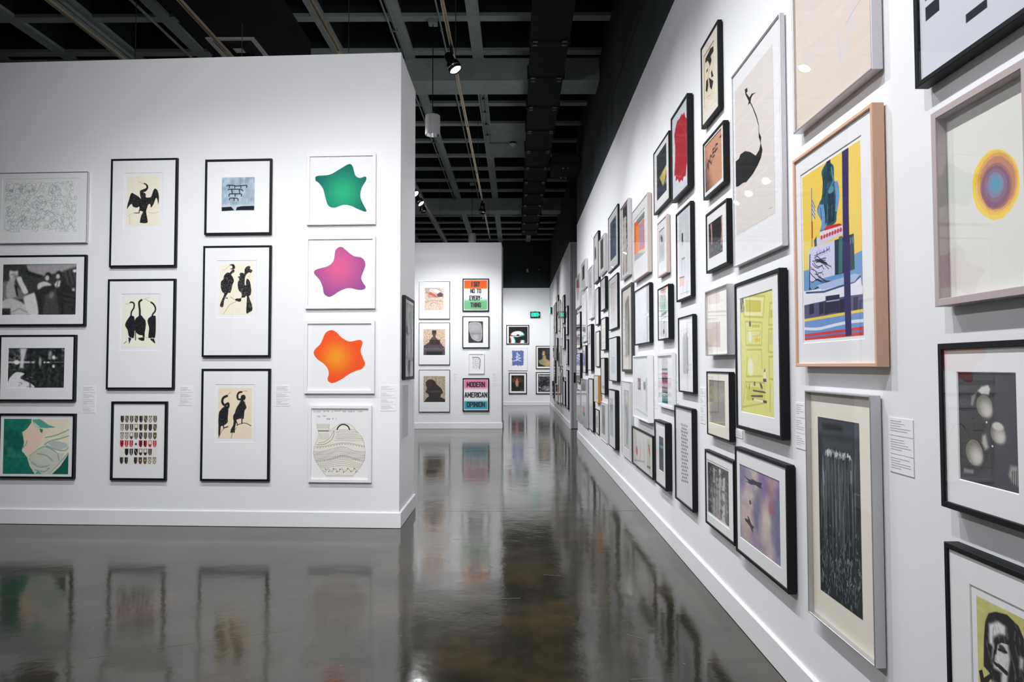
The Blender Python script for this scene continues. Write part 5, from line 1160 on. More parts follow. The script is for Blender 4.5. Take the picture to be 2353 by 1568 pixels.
@art((52, 54, 60), quad([(197, 184), (460, 188), (476, 728), (208, 662)]))
def spheres_photo(c):
    c.noise(5, 10, 12, 3); c.poly([(199, 222), (362, 222), (362, 240), (200, 244)], (26, 28, 32)); c.poly([(362, 190), (460, 190), (476, 728), (365, 700)], (64, 64, 72), 0.01, 0.6)
    c.poly([(205, 290), (352, 280), (355, 600), (208, 600)], (44, 46, 48), 0.01, 0.7); c.line([(352, 285), (356, 610), (208, 604)], 0.004, (26, 28, 30))
    for x, y, ru, rv, a in [(313, 335, 0.135, 0.098, 0.2), (373, 454, 0.12, 0.088, 0.1), (268, 541, 0.15, 0.115, 0.1)]:
        c.ell((x, y), ru, rv, (120, 116, 106), a); c.ell((x+8, y+14), ru*0.8, rv*0.75, (176, 172, 160), a, 0.7); c.ell((x+14, y+22), ru*0.5, rv*0.45, (206, 202, 192), a, 1.0)
    c.ell((374, 425), 0.09, 0.035, (206, 204, 198), 0.1, 0.5)
    c.poly([(284, 268), (300, 250), (330, 242), (340, 260), (334, 285), (300, 282)], (206, 204, 198), 0.006); c.poly([(256, 290), (280, 275), (262, 335), (254, 330)], (130, 128, 122), 0.006); c.poly([(305, 465), (320, 460), (332, 520), (318, 530), (303, 500)], (180, 176, 166), 0.01)
    c.poly([(430, 600), (462, 602), (466, 690), (440, 680), (422, 640)], (150, 148, 144), 0.01); 
    for x in (438, 447, 456): c.line([(x, 625), (x+2, 690)], 0.003, (60, 60, 62))
    c.poly([(222, 612), (266, 620), (264, 636), (222, 630)], (130, 132, 136), 0.006); c.ell((324, 407), 0.015, 0.01, (220, 220, 220)); c.ell((350, 513), 0.015, 0.01, (220, 220, 220)); c.noise(4, 60, 80, 6)
@art((34, 40, 44), quad([(125, 218), (337, 255), (342, 1250), (130, 1092)]))
def drip(c):
    c.noise(8, 12, 30, 3); c.poly([(125, 218), (337, 255), (338, 330), (128, 300)], (84, 88, 96), 0.02, 0.7); c.poly([(145, 250), (250, 265), (252, 300), (148, 280)], (28, 30, 34), 0.02, 0.9)
    c.poly([(140, 310), (320, 330), (322, 560), (150, 520)], (92, 100, 106), 0.06, 0.55); c.poly([(168, 395), (285, 415), (282, 560), (170, 540)], (40, 48, 52), 0.03, 0.8)
    rnd = random.Random(11)
    for k in range(60):
        x = rnd.uniform(160, 290); c.line([(x, 388+(x-160)*0.22+rnd.uniform(-8, 10)), (x+rnd.uniform(-6, 6), 400+(x-160)*0.22+rnd.uniform(-6, 20))], 0.006, (206, 212, 212), 0.7)
    for k in range(150):
        x = rnd.uniform(138, 318); y0 = 400+(x-160)*0.25+rnd.uniform(0, 500)*rnd.random(); L = rnd.uniform(60, 380); g = rnd.randint(80, 190)
        c.line([(x, y0), (x+rnd.uniform(-2, 2), min(y0+L, 1090+(x-130)*0.7))], rnd.uniform(0.0012, 0.0032), (g, g+6, g+8), rnd.uniform(0.35, 0.8))
    for k in range(230):
        x = rnd.uniform(134, 335); y = rnd.triangular(760, 1110+(x-130)*0.6, 1010+(x-130)*0.5); g = rnd.randint(100, 200)
        c.line([(x, y), (x+rnd.uniform(-5, 5), y+rnd.uniform(6, 34))], rnd.uniform(0.002, 0.005), (g, g+6, g+6), 0.7)
    for x in (152, 292): c.line([(x, 500), (x+2, 560)], 0.008, (150, 160, 160), 0.8)
@art((200, 198, 120), quad([(248, 1168), (642, 1362), (642, 1945), (252, 1654)]))
def portrait(c):
    c.noise(12, 14, 20, 3); c.blot((222, 206, 150), 10, 12, 6, 0.6, 0.2, 0.5); k = (28, 26, 26)
    c.poly([(285, 1280), (300, 1245), (330, 1238), (380, 1250), (430, 1300), (465, 1390), (480, 1500), (480, 1640), (330, 1640), (300, 1500), (275, 1470), (278, 1350)], k)
    c.poly([(300, 1290), (340, 1278), (372, 1300), (372, 1340), (345, 1335), (318, 1350), (318, 1390), (300, 1370)], (226, 224, 224), 0.01); c.poly([(318, 1380), (350, 1350), (382, 1380), (390, 1440), (380, 1500), (372, 1568), (345, 1560), (352, 1500), (320, 1480), (310, 1440)], (216, 214, 216), 0.01)
    c.line([(330, 1370), (350, 1360), (380, 1368)], 0.012, k); c.ell((357, 1398), 0.045, 0.03, (60, 56, 56), 0.2, 0.4); c.line([(340, 1400), (375, 1412)], 0.006, k); c.line([(330, 1380), (318, 1450), (330, 1465)], 0.01, k); c.line([(340, 1470), (372, 1500)], 0.012, k); c.poly([(325, 1420), (345, 1430), (340, 1460), (322, 1452)], (232, 230, 230))
    rnd = random.Random(4)
    for i in range(60):
        x, y = rnd.uniform(285, 475), rnd.uniform(1270, 1620); c.line([(x, y), (x+rnd.uniform(-4, 12), y+rnd.uniform(20, 60))], 0.003, (150, 148, 146), 0.6)
    c.poly([(430, 1430), (450, 1440), (445, 1490), (428, 1480)], (190, 188, 188), 0.01)
    c.blur(0.001)
    c.poly([(254, 1490), (268, 1485), (275, 1520), (320, 1490), (335, 1495), (300, 1530), (290, 1548), (262, 1545)], k); c.poly([(280, 1555), (310, 1530), (330, 1540), (325, 1580), (270, 1640)], (170, 168, 168), 0.01)
@art((206, 208, 216))
def black_blocks(c):
    k = (30, 34, 40)
    for r in ((0.041, 0.696, 0.136, 0.756), (0.041, 0.56, 0.09, 0.668), (0.299, 0.86, 0.42, 0.895), (0.6, 0.7, 0.7, 0.76), (0.3, 0.4, 0.4, 0.48), (0.55, 0.3, 0.62, 0.45)): c.rect(r[0], r[1], r[2], r[3], k)
@art((222, 208, 196))
def top_beige(c):
    rnd = random.Random(3)
    for i in range(60):
        u, v = rnd.uniform(0.15, 0.8), rnd.uniform(0.05, 0.8); c.line([(u, v), (u+rnd.uniform(-0.05, 0.05), v+rnd.uniform(0.03, 0.12))], rnd.uniform(0.006, 0.016), (212, 208, 208), 0.7)
    c.line([(0.7, 0.74), (0.78, 0.72), (0.88, 0.70)], 0.002, (150, 146, 146))
def generic(c, seed):
    rnd = random.Random(seed); base = rnd.choice([(222, 222, 222), (150, 140, 130), (70, 72, 78), (200, 190, 176)]); c.a[:] = base; c.noise(18, 6, 10, seed)
PIC={
'doodle':('L',-3.961,-3.035,2.685,3.379,0.03,[0.094, 0.886, 0.119, 0.849],212,163),
'group_photo':('L',-3.954,-3.033,1.889,2.572,0.035,[0.095, 0.893, 0.128, 0.843],213,160),
'forest_photo':('L',-3.875,-3.119,1.169,1.803,0.04,[0.116, 0.856, 0.2, 0.799],175,150),
'green_print':('L',-3.868,-3.109,0.436,1.051,0.04,[0.065, 0.919, 0.082, 0.934],176,150),
'spread_bird':('L',-2.806,-2.15,2.448,3.494,0.035,[0.246, 0.733, 0.162, 0.615],153,250),
'three_birds':('L',-2.813,-2.151,1.283,2.333,0.035,[0.241, 0.72, 0.165, 0.62],154,253),
'shields':('L',-2.756,-2.213,0.425,1.168,0.035,[0.142, 0.831, 0.173, 0.807],128,182),
'bricks':('L',-1.877,-1.23,2.75,3.472,0.035,[0.25, 0.744, 0.24, 0.687],152,172),
'two_birds':('L',-1.883,-1.226,1.587,2.643,0.035,[0.246, 0.742, 0.164, 0.617],156,256),
'long_neck_birds':('L',-1.882,-1.221,0.425,1.477,0.035,[0.248, 0.733, 0.171, 0.624],158,258),
'green_star':('L',-0.889,-0.231,2.832,3.51,0.035,None,158,164),
'purple_star':('L',-0.896,-0.231,2.039,2.72,0.035,None,160,165),
'orange_star':('L',-0.899,-0.234,1.244,1.927,0.035,None,161,168),
'flask':('L',-0.854,-0.258,0.421,1.132,0.035,None,146,176),
'end_photo':('E',0.102,0.694,1.367,2.177,0.035,None,21,197),
'end_panel':('E',0.072,0.437,0.811,1.312,0.004,None,14,124),
'chrome_map':('M',-1.985,-1.24,2.626,3.536,0.035,[0.188, 0.806, 0.175, 0.768],71,87),
'bust_upper':('M',-1.982,-1.238,1.527,2.54,0.03,[0.146, 0.848, 0.156, 0.769],71,97),
'bust_lower':('M',-1.977,-1.236,0.401,1.41,0.03,[0.146, 0.848, 0.153, 0.766],71,97),
'poster_no':('M',-0.937,-0.303,2.808,3.6,0.04,[0.063, 0.936, 0.052, 0.946],61,76),
'plane_window':('M',-0.938,-0.294,1.926,2.693,0.04,[0.225, 0.769, 0.162, 0.836],62,74),
'small_white':('M',-0.798,-0.415,1.313,1.801,0.03,[0.22, 0.792, 0.17, 0.779],37,47),
'poster_modern':('M',-0.93,-0.3,0.417,1.209,0.04,[0.064, 0.94, 0.053, 0.957],61,76),
'anaglyph':('F',-0.353,0.518,2.322,3.058,0.04,[0.11, 0.938, 0.091, 0.941],53,44),
'blue_scribble':('F',-0.271,0.447,1.329,2.206,0.04,[0.157, 0.848, 0.111, 0.846],43,53),
'bust_painting':('F',0.772,1.528,1.383,2.259,0.04,[0.103, 0.892, 0.079, 0.9],46,53),
'red_hair':('F',-0.259,0.43,0.438,1.241,0.04,[0.144, 0.852, 0.124, 0.873],42,49),
'engraving':('F',0.77,1.475,0.432,1.263,0.04,[0.122, 0.884, 0.098, 0.902],43,50),
'circles':('R',-2.051,-1.661,1.674,2.256,0.05,None,230,440),
'spheres_photo':('R',-2.044,-1.651,1.087,1.564,0.05,[0.186, 0.771, 0.175, 0.811],232,376),
'drip':('R',-3.0,-2.449,0.442,1.393,0.045,[0.137, 0.772, 0.114, 0.874],152,509),
'statue':('R',-3.079,-2.387,1.495,2.423,0.05,[0.105, 0.839, 0.104, 0.876],179,469),
'swan':('R',-3.991,-3.25,2.069,3.194,0.032,[0.056, 0.851, 0.089, 0.839],114,428),
'ink_cream':('R',-4.626,-4.227,3.105,3.663,0.035,[0.131, 0.74, 0.144, 0.781],39,178),
'red_shape':('R',-5.472,-4.946,2.801,3.486,0.05,None,37,188),
'dark_yellow':('R',-6.249,-5.617,2.874,3.443,0.035,[0.057, 0.816, 0.109, 0.818],34,140),
'tattoo':('R',-4.58,-4.121,2.607,2.988,0.04,[-0.001, 0.87, 0.07, 0.889],47,126),
'legs_photo':('R',-4.531,-4.076,2.107,2.5,0.04,[0.091, 0.76, 0.195, 0.769],48,135),
'tall_white':('R',-5.398,-4.943,1.998,2.694,0.035,[0.004, 0.838, 0.036, 0.953],32,202),
'pink_wood':('R',-6.105,-5.725,2.281,2.773,0.035,[0.128, 0.698, 0.178, 0.753],21,121),
'colour_blocks':('R',-7.359,-6.496,2.391,3.151,0.045,[0.104, 0.779, 0.18, 0.721],36,157),
'cream_red':('R',-8.196,-7.628,2.517,3.378,0.045,[-0.087, 0.778, 0.026, 0.943],18,160),
'blue_photo':('R',-9.413,-8.517,2.764,3.524,0.025,[-0.016, 0.799, 0.135, 0.811],22,123),
'brown_silver':('R',-10.306,-9.666,2.841,3.378,0.045,[-0.044, 0.757, 0.06, 0.856],13,76),
'narrow_photo':('R',-11.027,-10.429,2.807,3.567,0.04,[0.14, 0.476, 0.239, 0.511],10,105),
'dark_square':('R',-13.147,-12.284,2.924,3.429,0.045,[-0.084, 0.713, 0.148, 0.644],11,52),
'tall_pale':('R',-11.846,-11.245,2.292,3.161,0.045,None,9,113),
'red_silver':('R',-14.328,-13.334,2.672,3.32,0.045,[-0.022, 0.671, 0.123, 0.747],10,69),
'pale_silver':('R',-13.163,-12.4,1.944,2.862,0.03,[0.063, 0.656, 0.119, 0.898],9,114),
'slim_black':('R',-10.878,-10.471,2.137,2.708,0.035,[0.045, 0.507, 0.222, 0.787],7,81),
'faint_figure':('R',-10.142,-9.611,2.299,2.763,0.045,None,10,70),
'pink_sketch':('R',-9.366,-8.557,1.977,2.667,0.03,[0.056, 0.684, 0.127, 0.872],20,114),
'smudge':('R',-8.206,-7.495,1.431,2.416,0.035,[0.105, 0.747, 0.123, 0.879],23,190),
'blank_white':('R',-7.282,-6.465,1.714,2.288,0.04,None,34,123),
'pale_sketch':('R',-6.04,-5.616,1.719,2.172,0.05,[-0.007, 0.771, 0.033, 0.948],24,117),
'grey_brush':('R',-5.358,-4.912,1.298,1.871,0.035,[0.108, 0.756, 0.161, 0.816],34,168),
'beige_silver':('R',-4.531,-4.064,1.565,1.986,0.05,None,49,144),
'yellow_print':('R',-3.931,-3.263,1.147,1.966,0.047,[0.1, 0.834, 0.11, 0.882],102,329),
'peach':('R',-4.555,-4.074,1.049,1.463,0.04,[0.073, 0.784, 0.138, 0.801],52,146),
'figures_bw':('R',-4.635,-4.028,0.455,0.944,0.035,[0.067, 0.796, 0.16, 0.83],66,167),
'flying_birds':('R',-3.97,-3.213,0.446,1.038,0.045,[0.081, 0.86, 0.154, 0.845],120,238),
'marks_grid':('R',-5.488,-4.939,0.453,1.19,0.04,None,41,212),
'deep_black':('R',-6.2,-5.741,0.459,1.022,0.057,[0.292, 0.697, 0.241, 0.761],27,146),
'wide_sketch':('R',-7.545,-6.427,0.438,0.845,0.03,None,47,88),
'two_snapshots':('R',-7.291,-6.475,0.963,1.604,0.06,None,34,139),
'stripes':('R',-6.164,-5.567,1.143,1.609,0.035,[0.026, 0.621, 0.06, 0.918],35,120),
'blue_figure':('R',-8.291,-7.593,0.442,1.32,0.03,[0.056, 0.741, 0.118, 0.877],23,167),
'blue_reflect':('R',-9.272,-8.53,1.3,1.868,0.045,[0.065, 0.74, 0.068, 0.842],19,98),
'deep_grey':('R',-9.258,-8.647,0.442,1.192,0.055,[0.167, 0.646, 0.16, 0.817],15,128),
'small_white_dark':('R',-10.491,-9.714,0.404,0.97,0.02,[0.015, 0.713, 0.088, 0.834],16,85),
'reddish_black':('R',-10.089,-9.636,1.094,1.614,0.055,None,9,81),
'sketch_black':('R',-10.118,-9.584,1.723,2.185,0.045,None,11,70),
'orange_wood':('R',-10.927,-10.369,0.937,1.355,0.06,None,9,61),
'slim_sketch':('R',-11.006,-10.501,1.481,2.041,0.02,None,9,80),
'small_black':('R',-11.092,-10.627,0.429,0.815,0.02,[0.005, 0.507, 0.288, 0.768],8,54),
'arched_print':('R',-11.846,-11.319,1.423,2.191,0.06,None,8,101),
'tall_deep':('R',-11.935,-11.257,0.415,1.286,0.04,None,10,117),
'tall_silver':('R',-13.259,-12.215,0.399,1.258,0.045,None,13,104),
'pale_far':('R',-14.43,-13.608,0.385,1.024,0.03,None,9,70),
'far_figures':('R',-14.21,-13.379,1.852,2.56,0.045,None,8,77),
'far_blue':('R',-14.244,-13.354,1.168,1.753,0.05,None,9,68),
'blue_scroll':('R',-12.832,-12.304,1.371,1.872,0.05,None,7,62),
'second_00':('R',-18.319,-17.776,2.606,3.345,0.045,None,3,63),
'second_01':('R',-17.191,-16.655,2.258,2.964,0.045,None,4,65),
'second_02':('R',-18.363,-17.723,1.941,2.51,0.045,None,4,48),
'second_03':('R',-17.072,-16.615,1.524,2.147,0.045,None,3,57),
'second_04':('R',-17.123,-16.582,0.452,1.399,0.045,None,4,86),
'second_05':('R',-18.219,-17.513,1.208,1.811,0.045,None,4,53),
'second_06':('R',-18.26,-17.584,0.472,1.107,0.045,None,4,53),
'second_07':('R',-20.136,-19.5,2.507,3.382,0.045,None,3,68),
'second_08':('R',-19.132,-18.471,2.248,3.248,0.045,None,4,82),
'second_09':('R',-20.925,-20.343,3.037,3.607,0.045,None,3,43),
'second_10':('R',-21.874,-21.285,2.531,3.473,0.045,None,2,68),
'second_11':('R',-23.041,-22.162,2.766,3.487,0.045,None,3,48),
'second_12':('R',-21.231,-20.721,1.657,2.349,0.045,None,2,50),
'second_13':('R',-19.394,-18.577,1.511,2.125,0.045,None,4,50),
'second_14':('R',-20.213,-19.614,1.408,1.911,0.045,None,3,39),
'second_15':('R',-19.128,-18.472,0.467,1.407,0.045,None,4,78),
'second_16':('R',-21.66,-20.543,0.418,0.948,0.045,None,5,38),
'second_17':('R',-20.181,-19.358,0.442,1.213,0.045,None,4,60),
'second_18':('R',-23.664,-22.849,0.432,0.99,0.045,None,3,37),
'second_19':('R',-22.579,-21.834,0.937,1.681,0.045,None,3,52),
'second_20':('R',-23.259,-22.291,1.763,2.765,0.045,None,4,69),
'black_blocks':('R',-2.127,-1.377,2.364,3.114,0.05,None,260,300),
'top_beige':('R',-3.073,-2.388,2.543,3.543,0.045,None,190,330),
'portrait':('R',-2.036,-1.476,0.445,0.986,0.05,[0.223, 0.777, 0.213, 0.78],300,420),
}
LAB={
'lab1':('L', -3.067, -2.934, 1.054, 1.315, 4),
'lab2':('L', -2.114, -1.983, 1.13, 1.312, 3),
'lab3':('L', -1.184, -1.038, 1.124, 1.32, 3),
'lab4':('L', -0.189, -0.035, 1.081, 1.324, 4),
'lab5':('M', -1.169, -1.019, 1.124, 1.324, 3),
'lab6':('M', -0.228, -0.076, 1.02, 1.337, 4),
'lab7':('R', -2.407, -2.261, 1.133, 1.323, 3),
'lab8':('R', -3.206, -3.098, 1.119, 1.333, 3),
'lab9':('R', -4.082, -3.957, 1.079, 1.128, 1),
'lab10':('R', -4.854, -4.73, 1.098, 1.35, 4),
'lab11':('R', -5.629, -5.491, 1.195, 1.405, 3),
'lab12':('R', -6.421, -6.342, 1.105, 1.367, 3),
'lab13':('F', 0.477, 0.593, 1.149, 1.29, 2),
}

# ------------------------------------------------------------------ pictures
WALLS = {'L': (XL, DL, -AL), 'R': (R, 0, -math.pi/2), 'E': (XL, DL, math.pi/2), 'M': (XM, YM, 0.0), 'F': (0, YF, 0.0)}
def wall_pt(w, u):
    x, y, t = WALLS[w]; return x + u * math.cos(t), y + u * math.sin(t), t

def ring_frame(name, w, h, fw, d, rebate, mat, parent):
    """mitred frame moulding round a w x h opening with a closed back"""
    b = min(0.0015, fw * 0.25); e = 0.0015
    prof = [(0.008, -e), (0.008, -0.007), (0, -0.007), (0, -d + b), (b, -d), (fw - b, -d), (fw, -d + b), (fw, -d + rebate + 0.010)]
    v = []; fc = []
    for o, y in prof:
        v += [(-w/2 + o, y, o), (w/2 - o, y, o), (w/2 - o, y, h - o), (-w/2 + o, y, h - o)]
    n = len(prof)
    for i in range(n - 1):
        for k in range(4):
            k2 = (k + 1) % 4; fc.append((i*4 + k2, i*4 + k, (i+1)*4 + k, (i+1)*4 + k2))
    fc.append((0, 1, 2, 3)[::1]); fc.append(tuple((n-1)*4 + k for k in range(4))[::-1])
    return mesh_obj(name, v, fc, mat, parent)

def board_with_window(name, x0, x1, z0, z1, a0, a1, b0, b1, y, t, mat, parent):
    """mat board x0..x1, z0..z1 with a bevelled window a0..a1, b0..b1"""
    g = 0.0025
    L = [((x0, z0, x1, z1), y + t), ((x0, z0, x1, z1), y), ((a0 - g, b0 - g, a1 + g, b1 + g), y), ((a0, b0, a1, b1), y + t)]
    v = []
    for (p, q, r_, s_), yy in L: v += [(p, yy, q), (r_, yy, q), (r_, yy, s_), (p, yy, s_)]
    fc = []
    for i in range(4):
        j = (i + 1) % 4
        for k in range(4):
            k2 = (k + 1) % 4; fc.append((i*4 + k2, i*4 + k, j*4 + k, j*4 + k2))
    return mesh_obj(name, v, fc, mat, parent)

def painted_sheet(name, x0, x1, z0, z1, y, cv, parent):
    nx, ny = cv.nx, cv.ny
    X = np.linspace(x0, x1, nx); Z = np.linspace(z1, z0, ny)
    co = np.zeros((ny, nx, 3)); co[..., 0] = X[None, :]; co[..., 1] = y; co[..., 2] = Z[:, None]
    me = bpy.data.meshes.new(name); me.vertices.add(nx * ny); me.vertices.foreach_set('co', co.reshape(-1))
    i = np.arange((ny - 1) * (nx - 1)); r_ = i // (nx - 1); c_ = i % (nx - 1); a = r_ * nx + c_
    idx = np.stack([a, a + nx, a + nx + 1, a + 1], 1).astype(np.int32)
    nf = len(idx); me.loops.add(nf * 4); me.loops.foreach_set('vertex_index', idx.reshape(-1))
    me.polygons.add(nf); me.polygons.foreach_set('loop_start', (np.arange(nf) * 4).astype(np.int32)); me.polygons.foreach_set('loop_total', np.full(nf, 4, np.int32))
    me.update()
    c = np.clip(cv.a, 0, 255) / 255; lin = np.where(c <= 0.04045, c / 12.92, ((c + 0.055) / 1.055) ** 2.4)
    al = np.ones((ny, nx, 4)); al[..., :3] = np.clip(lin, 0.004, 0.86)
    at_ = me.attributes.new('ink', 'FLOAT_COLOR', 'POINT'); at_.data.foreach_set('color', al.reshape(-1).astype(np.float32))
    me.materials.append(M['ink'])
    return link(bpy.data.objects.new(name, me), parent)

GL = {'I': [[(.5,0),(.5,1)]], 'S': [[(1,.28),(1,.1),(.75,0),(.25,0),(0,.1),(0,.36),(1,.62),(1,.9),(.75,1),(.25,1),(0,.9),(0,.72)]], 'A': [[(0,1),(.5,0),(1,1)],[(.2,.68),(.8,.68)]], 'Y': [[(0,0),(.5,.52),(1,0)],[(.5,.52),(.5,1)]],
 'N': [[(0,1),(0,0),(1,1),(1,0)]], 'O': [[(.25,0),(0,.1),(0,.9),(.25,1),(.75,1),(1,.9),(1,.1),(.75,0),(.25,0)]], 'T': [[(0,0),(1,0)],[(.5,0),(.5,1)]], 'E': [[(1,0),(0,0),(0,1),(1,1)],[(0,.48),(.8,.48)]], 'V': [[(0,0),(.5,1),(1,0)]],
 'R': [[(0,1),(0,0),(.75,0),(1,.1),(1,.42),(.75,.5),(0,.5)],[(.6,.5),(1,1)]], 'H': [[(0,0),(0,1)],[(1,0),(1,1)],[(0,.48),(1,.48)]], 'G': [[(1,.28),(1,.1),(.75,0),(.25,0),(0,.1),(0,.9),(.25,1),(.75,1),(1,.9),(1,.55),(.6,.55)]], 'M': [[(0,1),(0,0),(.5,.7),(1,0),(1,1)]],
 'D': [[(0,0),(.7,0),(1,.14),(1,.86),(.7,1),(0,1),(0,0)]], 'C': [[(1,.3),(1,.1),(.75,0),(.25,0),(0,.1),(0,.9),(.25,1),(.75,1),(1,.9),(1,.7)]], 'P': [[(0,1),(0,0),(.75,0),(1,.1),(1,.45),(.75,.55),(0,.55)]], '-': [[(.2,.5),(.8,.5)]]}
def block_text(name, txt, w, h, mat, parent, x, y, z):
    """heavy condensed poster capitals, one flat mesh for a line of words"""
    wid = {'I': 0.0, ' ': 0.35, 'M': 1.35, '-': 0.6, 'N': 1.05}
    st = h * 0.195; gap = 0.60; tot = sum(wid.get(c, 1.0) for c in txt) + gap * (len(txt) - 1)
    cw = (w - st) / tot; q = MB(); cx = x - w/2 + st/2; n = [0]
    def seg(a, b_):
        a = Vector(a); b_ = Vector(b_); d = (b_ - a).normalized(); nn = Vector((-d.y, d.x)) * st/2; a -= d * st*0.5*0.85; b_ += d * st*0.5*0.85
        p = [a - nn, b_ - nn, b_ + nn, a + nn]; yy = y - 0.00002 * n[0]; n[0] = (n[0] + 1) % 7
        q.add([(c.x, yy, c.y) for c in p], [(0, 1, 2, 3)])
    for ch in txt:
        cwid = wid.get(ch, 1.0) * cw
        for s_ in GL.get(ch, []):
            P = [(cx + a * cwid, z + st/2 + (1 - b_) * (h - st)) for a, b_ in s_]
            for a, b_ in zip(P[:-1], P[1:]): seg(a, b_)
        cx += cwid + gap * cw
    return q.build(name, mat, parent)

FW = {'black': 0.016, 'white': 0.022, 'silver': 0.008, 'chrome': 0.012, 'wood': 0.014, 'pinkwood': 0.016, 'taupe': 0.022, 'orangewood': 0.012, 'charcoal': 0.02}
def picture(k, kind, cat, label, style, mode, fw=None, ins=0.006, pad=None, matm='mat', group=None, res=1.7):
    w_, u0, u1, z0, z1, d, artf, pw, ph = PIC[k]
    w, h = u1 - u0, z1 - z0; x, y, t = wall_pt(w_, (u0 + u1) / 2)
    root = empty(kind, (x, y, z0), t); tag(root, label, cat, group)
    fw = fw or FW[style]
    ring_frame('frame', w, h, fw, d, ins, M[style], root)
    ix0, ix1, iz0, iz1 = -w/2 + fw, w/2 - fw, fw, h - fw
    yf = -d + ins                       # face of mat or sheet
    fn, bg, mp = ART.get(k, (None, (220, 220, 220), None))
    if artf:
        a0, a1, b0, b1 = artf; mn = (fw + 0.012) / w; a0 = max(a0, mn); a1 = min(a1, 1 - mn); b0 = max(b0, mn * w / h); b1 = min(b1, 1 - mn * w / h)
        if w_ == 'R' and a0 < 0.09 and pw < 40: s_ = 1 - a1; a0 = min(max(s_, 0.12), 0.25)
        ax0, ax1, az0, az1 = -w/2 + a0*w, -w/2 + a1*w, h - b1*h, h - b0*h
        nx, ny = int(pw * (a1-a0) * res), int(ph * (b1-b0) * res)
    else: nx, ny = int(pw * res), int(ph * res)
    nx = max(8, min(nx, 420)); ny = max(12, min(ny, 620))
    if w_ == 'R' : nx = max(nx, min(ny // 2, 60))
    if mode == 'sheet' or not artf:
        cv = Cv(ix1-ix0, iz1-iz0, nx, ny, bg); cv.map = mp
        (fn(cv) if fn else generic(cv, hash(k) % 1000))
        painted_sheet('print_sheet', ix0 + 0.0005, ix1 - 0.0005, iz0 + 0.0005, iz1 - 0.0005, yf + 0.003, cv, root)
    else:
        cv = Cv(ax1-ax0, az1-az0, nx, ny, bg); cv.map = mp; fn(cv)
        if mode == 'mat':
            board_with_window('mat_board', ix0, ix1, iz0, iz1, ax0 + 0.001, ax1 - 0.001, az0 + 0.001, az1 - 0.001, yf, 0.003, M[matm], root)
            painted_sheet('print_sheet', ax0 - 0.001, ax1 + 0.001, az0 - 0.001, az1 + 0.001, yf + 0.0045, cv, root)
        elif mode == 'plate':           # window a little larger than the image, white paper between
            px_, pz = pad or (0.028, 0.030)
            board_with_window('mat_board', ix0, ix1, iz0, iz1, ax0 - px_, ax1 + px_, az0 - pz, az1 + pz, yf, 0.0025, M[matm], root)
            q = MB(); q.box((ax0 - px_ - 0.01, yf + 0.0035, az0 - pz - 0.01), (ax1 + px_ + 0.01, yf + 0.0045, az1 + pz + 0.01)); q.build('paper_sheet', M[matm], root)
            painted_sheet('printed_image', ax0, ax1, az0, az1, yf + 0.003, cv, root)
        elif mode == 'float':
            q = MB(); q.box((ix0 + 0.0005, yf + 0.003, iz0 + 0.0005), (ix1 - 0.0005, yf + 0.0055, iz1 - 0.0005)); q.build('paper_sheet', M[matm], root)
            painted_sheet('printed_image', ax0, ax1, az0, az1, yf + 0.0024, cv, root)
    q = MB(); q.v = [(ix0, -d+0.003, iz0), (ix1, -d+0.003, iz0), (ix1, -d+0.003, iz1), (ix0, -d+0.003, iz1)]; q.f = [(0, 1, 2, 3)]; q.mi = [0]
    q.build('glass_pane', M['glass'], root)
    return root

P_ = 'framed_print'; PH = 'framed_photograph'; DR = 'framed_drawing'; PT = 'framed_painting'
picture('doodle', DR, 'framed picture', 'silver-framed drawing of tangled grey doodles at the left edge of the wall', 'silver', 'plate', pad=(0.02, 0.02))
picture('group_photo', PH, 'framed picture', 'black-framed black and white photograph of a seated man and two people behind', 'black', 'mat', 0.018)
picture('forest_photo', PH, 'framed picture', 'black-framed black and white photograph of dark trees around bright water', 'black', 'mat', 0.018)
picture('green_print', P_, 'framed picture', 'black-framed green and cream print low at the left edge of the wall', 'black', 'float', 0.018, 0.012)
picture('spread_bird', P_, 'framed picture', 'tall black-framed print of one black bird with spread wings', 'black', 'plate', 0.018)
picture('three_birds', P_, 'framed picture', 'tall black-framed print of three black long-necked birds side by side', 'black', 'plate', 0.018)
picture('shields', P_, 'framed picture', 'small black-framed print with rows of brown, red and black shields', 'black', 'float', 0.02, 0.012, matm='mat')
picture('bricks', P_, 'framed picture', 'nearly square black-framed print of black brick outlines on pale blue', 'black', 'float', 0.018, 0.009)
picture('two_birds', P_, 'framed picture', 'tall black-framed print of two speckled black birds, below the pale blue print', 'black', 'plate', 0.018)
picture('long_neck_birds', P_, 'framed picture', 'tall black-framed print of two black birds with curled necks on tan, lowest in its column', 'black', 'plate', 0.02)
picture('green_star', P_, 'framed picture', 'white-framed print of a rounded green five-armed blob', 'white', 'sheet', 0.027, 0.012, res=2.0)
picture('purple_star', P_, 'framed picture', 'white-framed print of a rounded purple and pink five-armed blob', 'white', 'sheet', 0.027, 0.012, res=2.0)
picture('orange_star', P_, 'framed picture', 'white-framed print of a rounded orange five-armed blob', 'white', 'sheet', 0.030, 0.014, res=2.0)
picture('flask', DR, 'framed picture', 'white-framed line drawing of a patterned flask with handwriting above it', 'white', 'sheet', 0.028, 0.014, res=2.4)
picture('end_photo', PH, 'framed picture', 'black-framed black and white picture on the narrow end of the left partition', 'black', 'sheet', 0.03, 0.006)
picture('chrome_map', P_, 'framed picture', 'chrome-framed print of a map-like drawing with a red strip', 'chrome', 'mat')
picture('bust_upper', P_, 'framed picture', 'thin black-framed print of a dark statue on a pinkish map, middle of its column', 'black', 'mat', 0.01)
picture('bust_lower', P_, 'framed picture', 'thin black-framed print of a dark bust on a speckled map, lowest of its column', 'black', 'mat', 0.01)
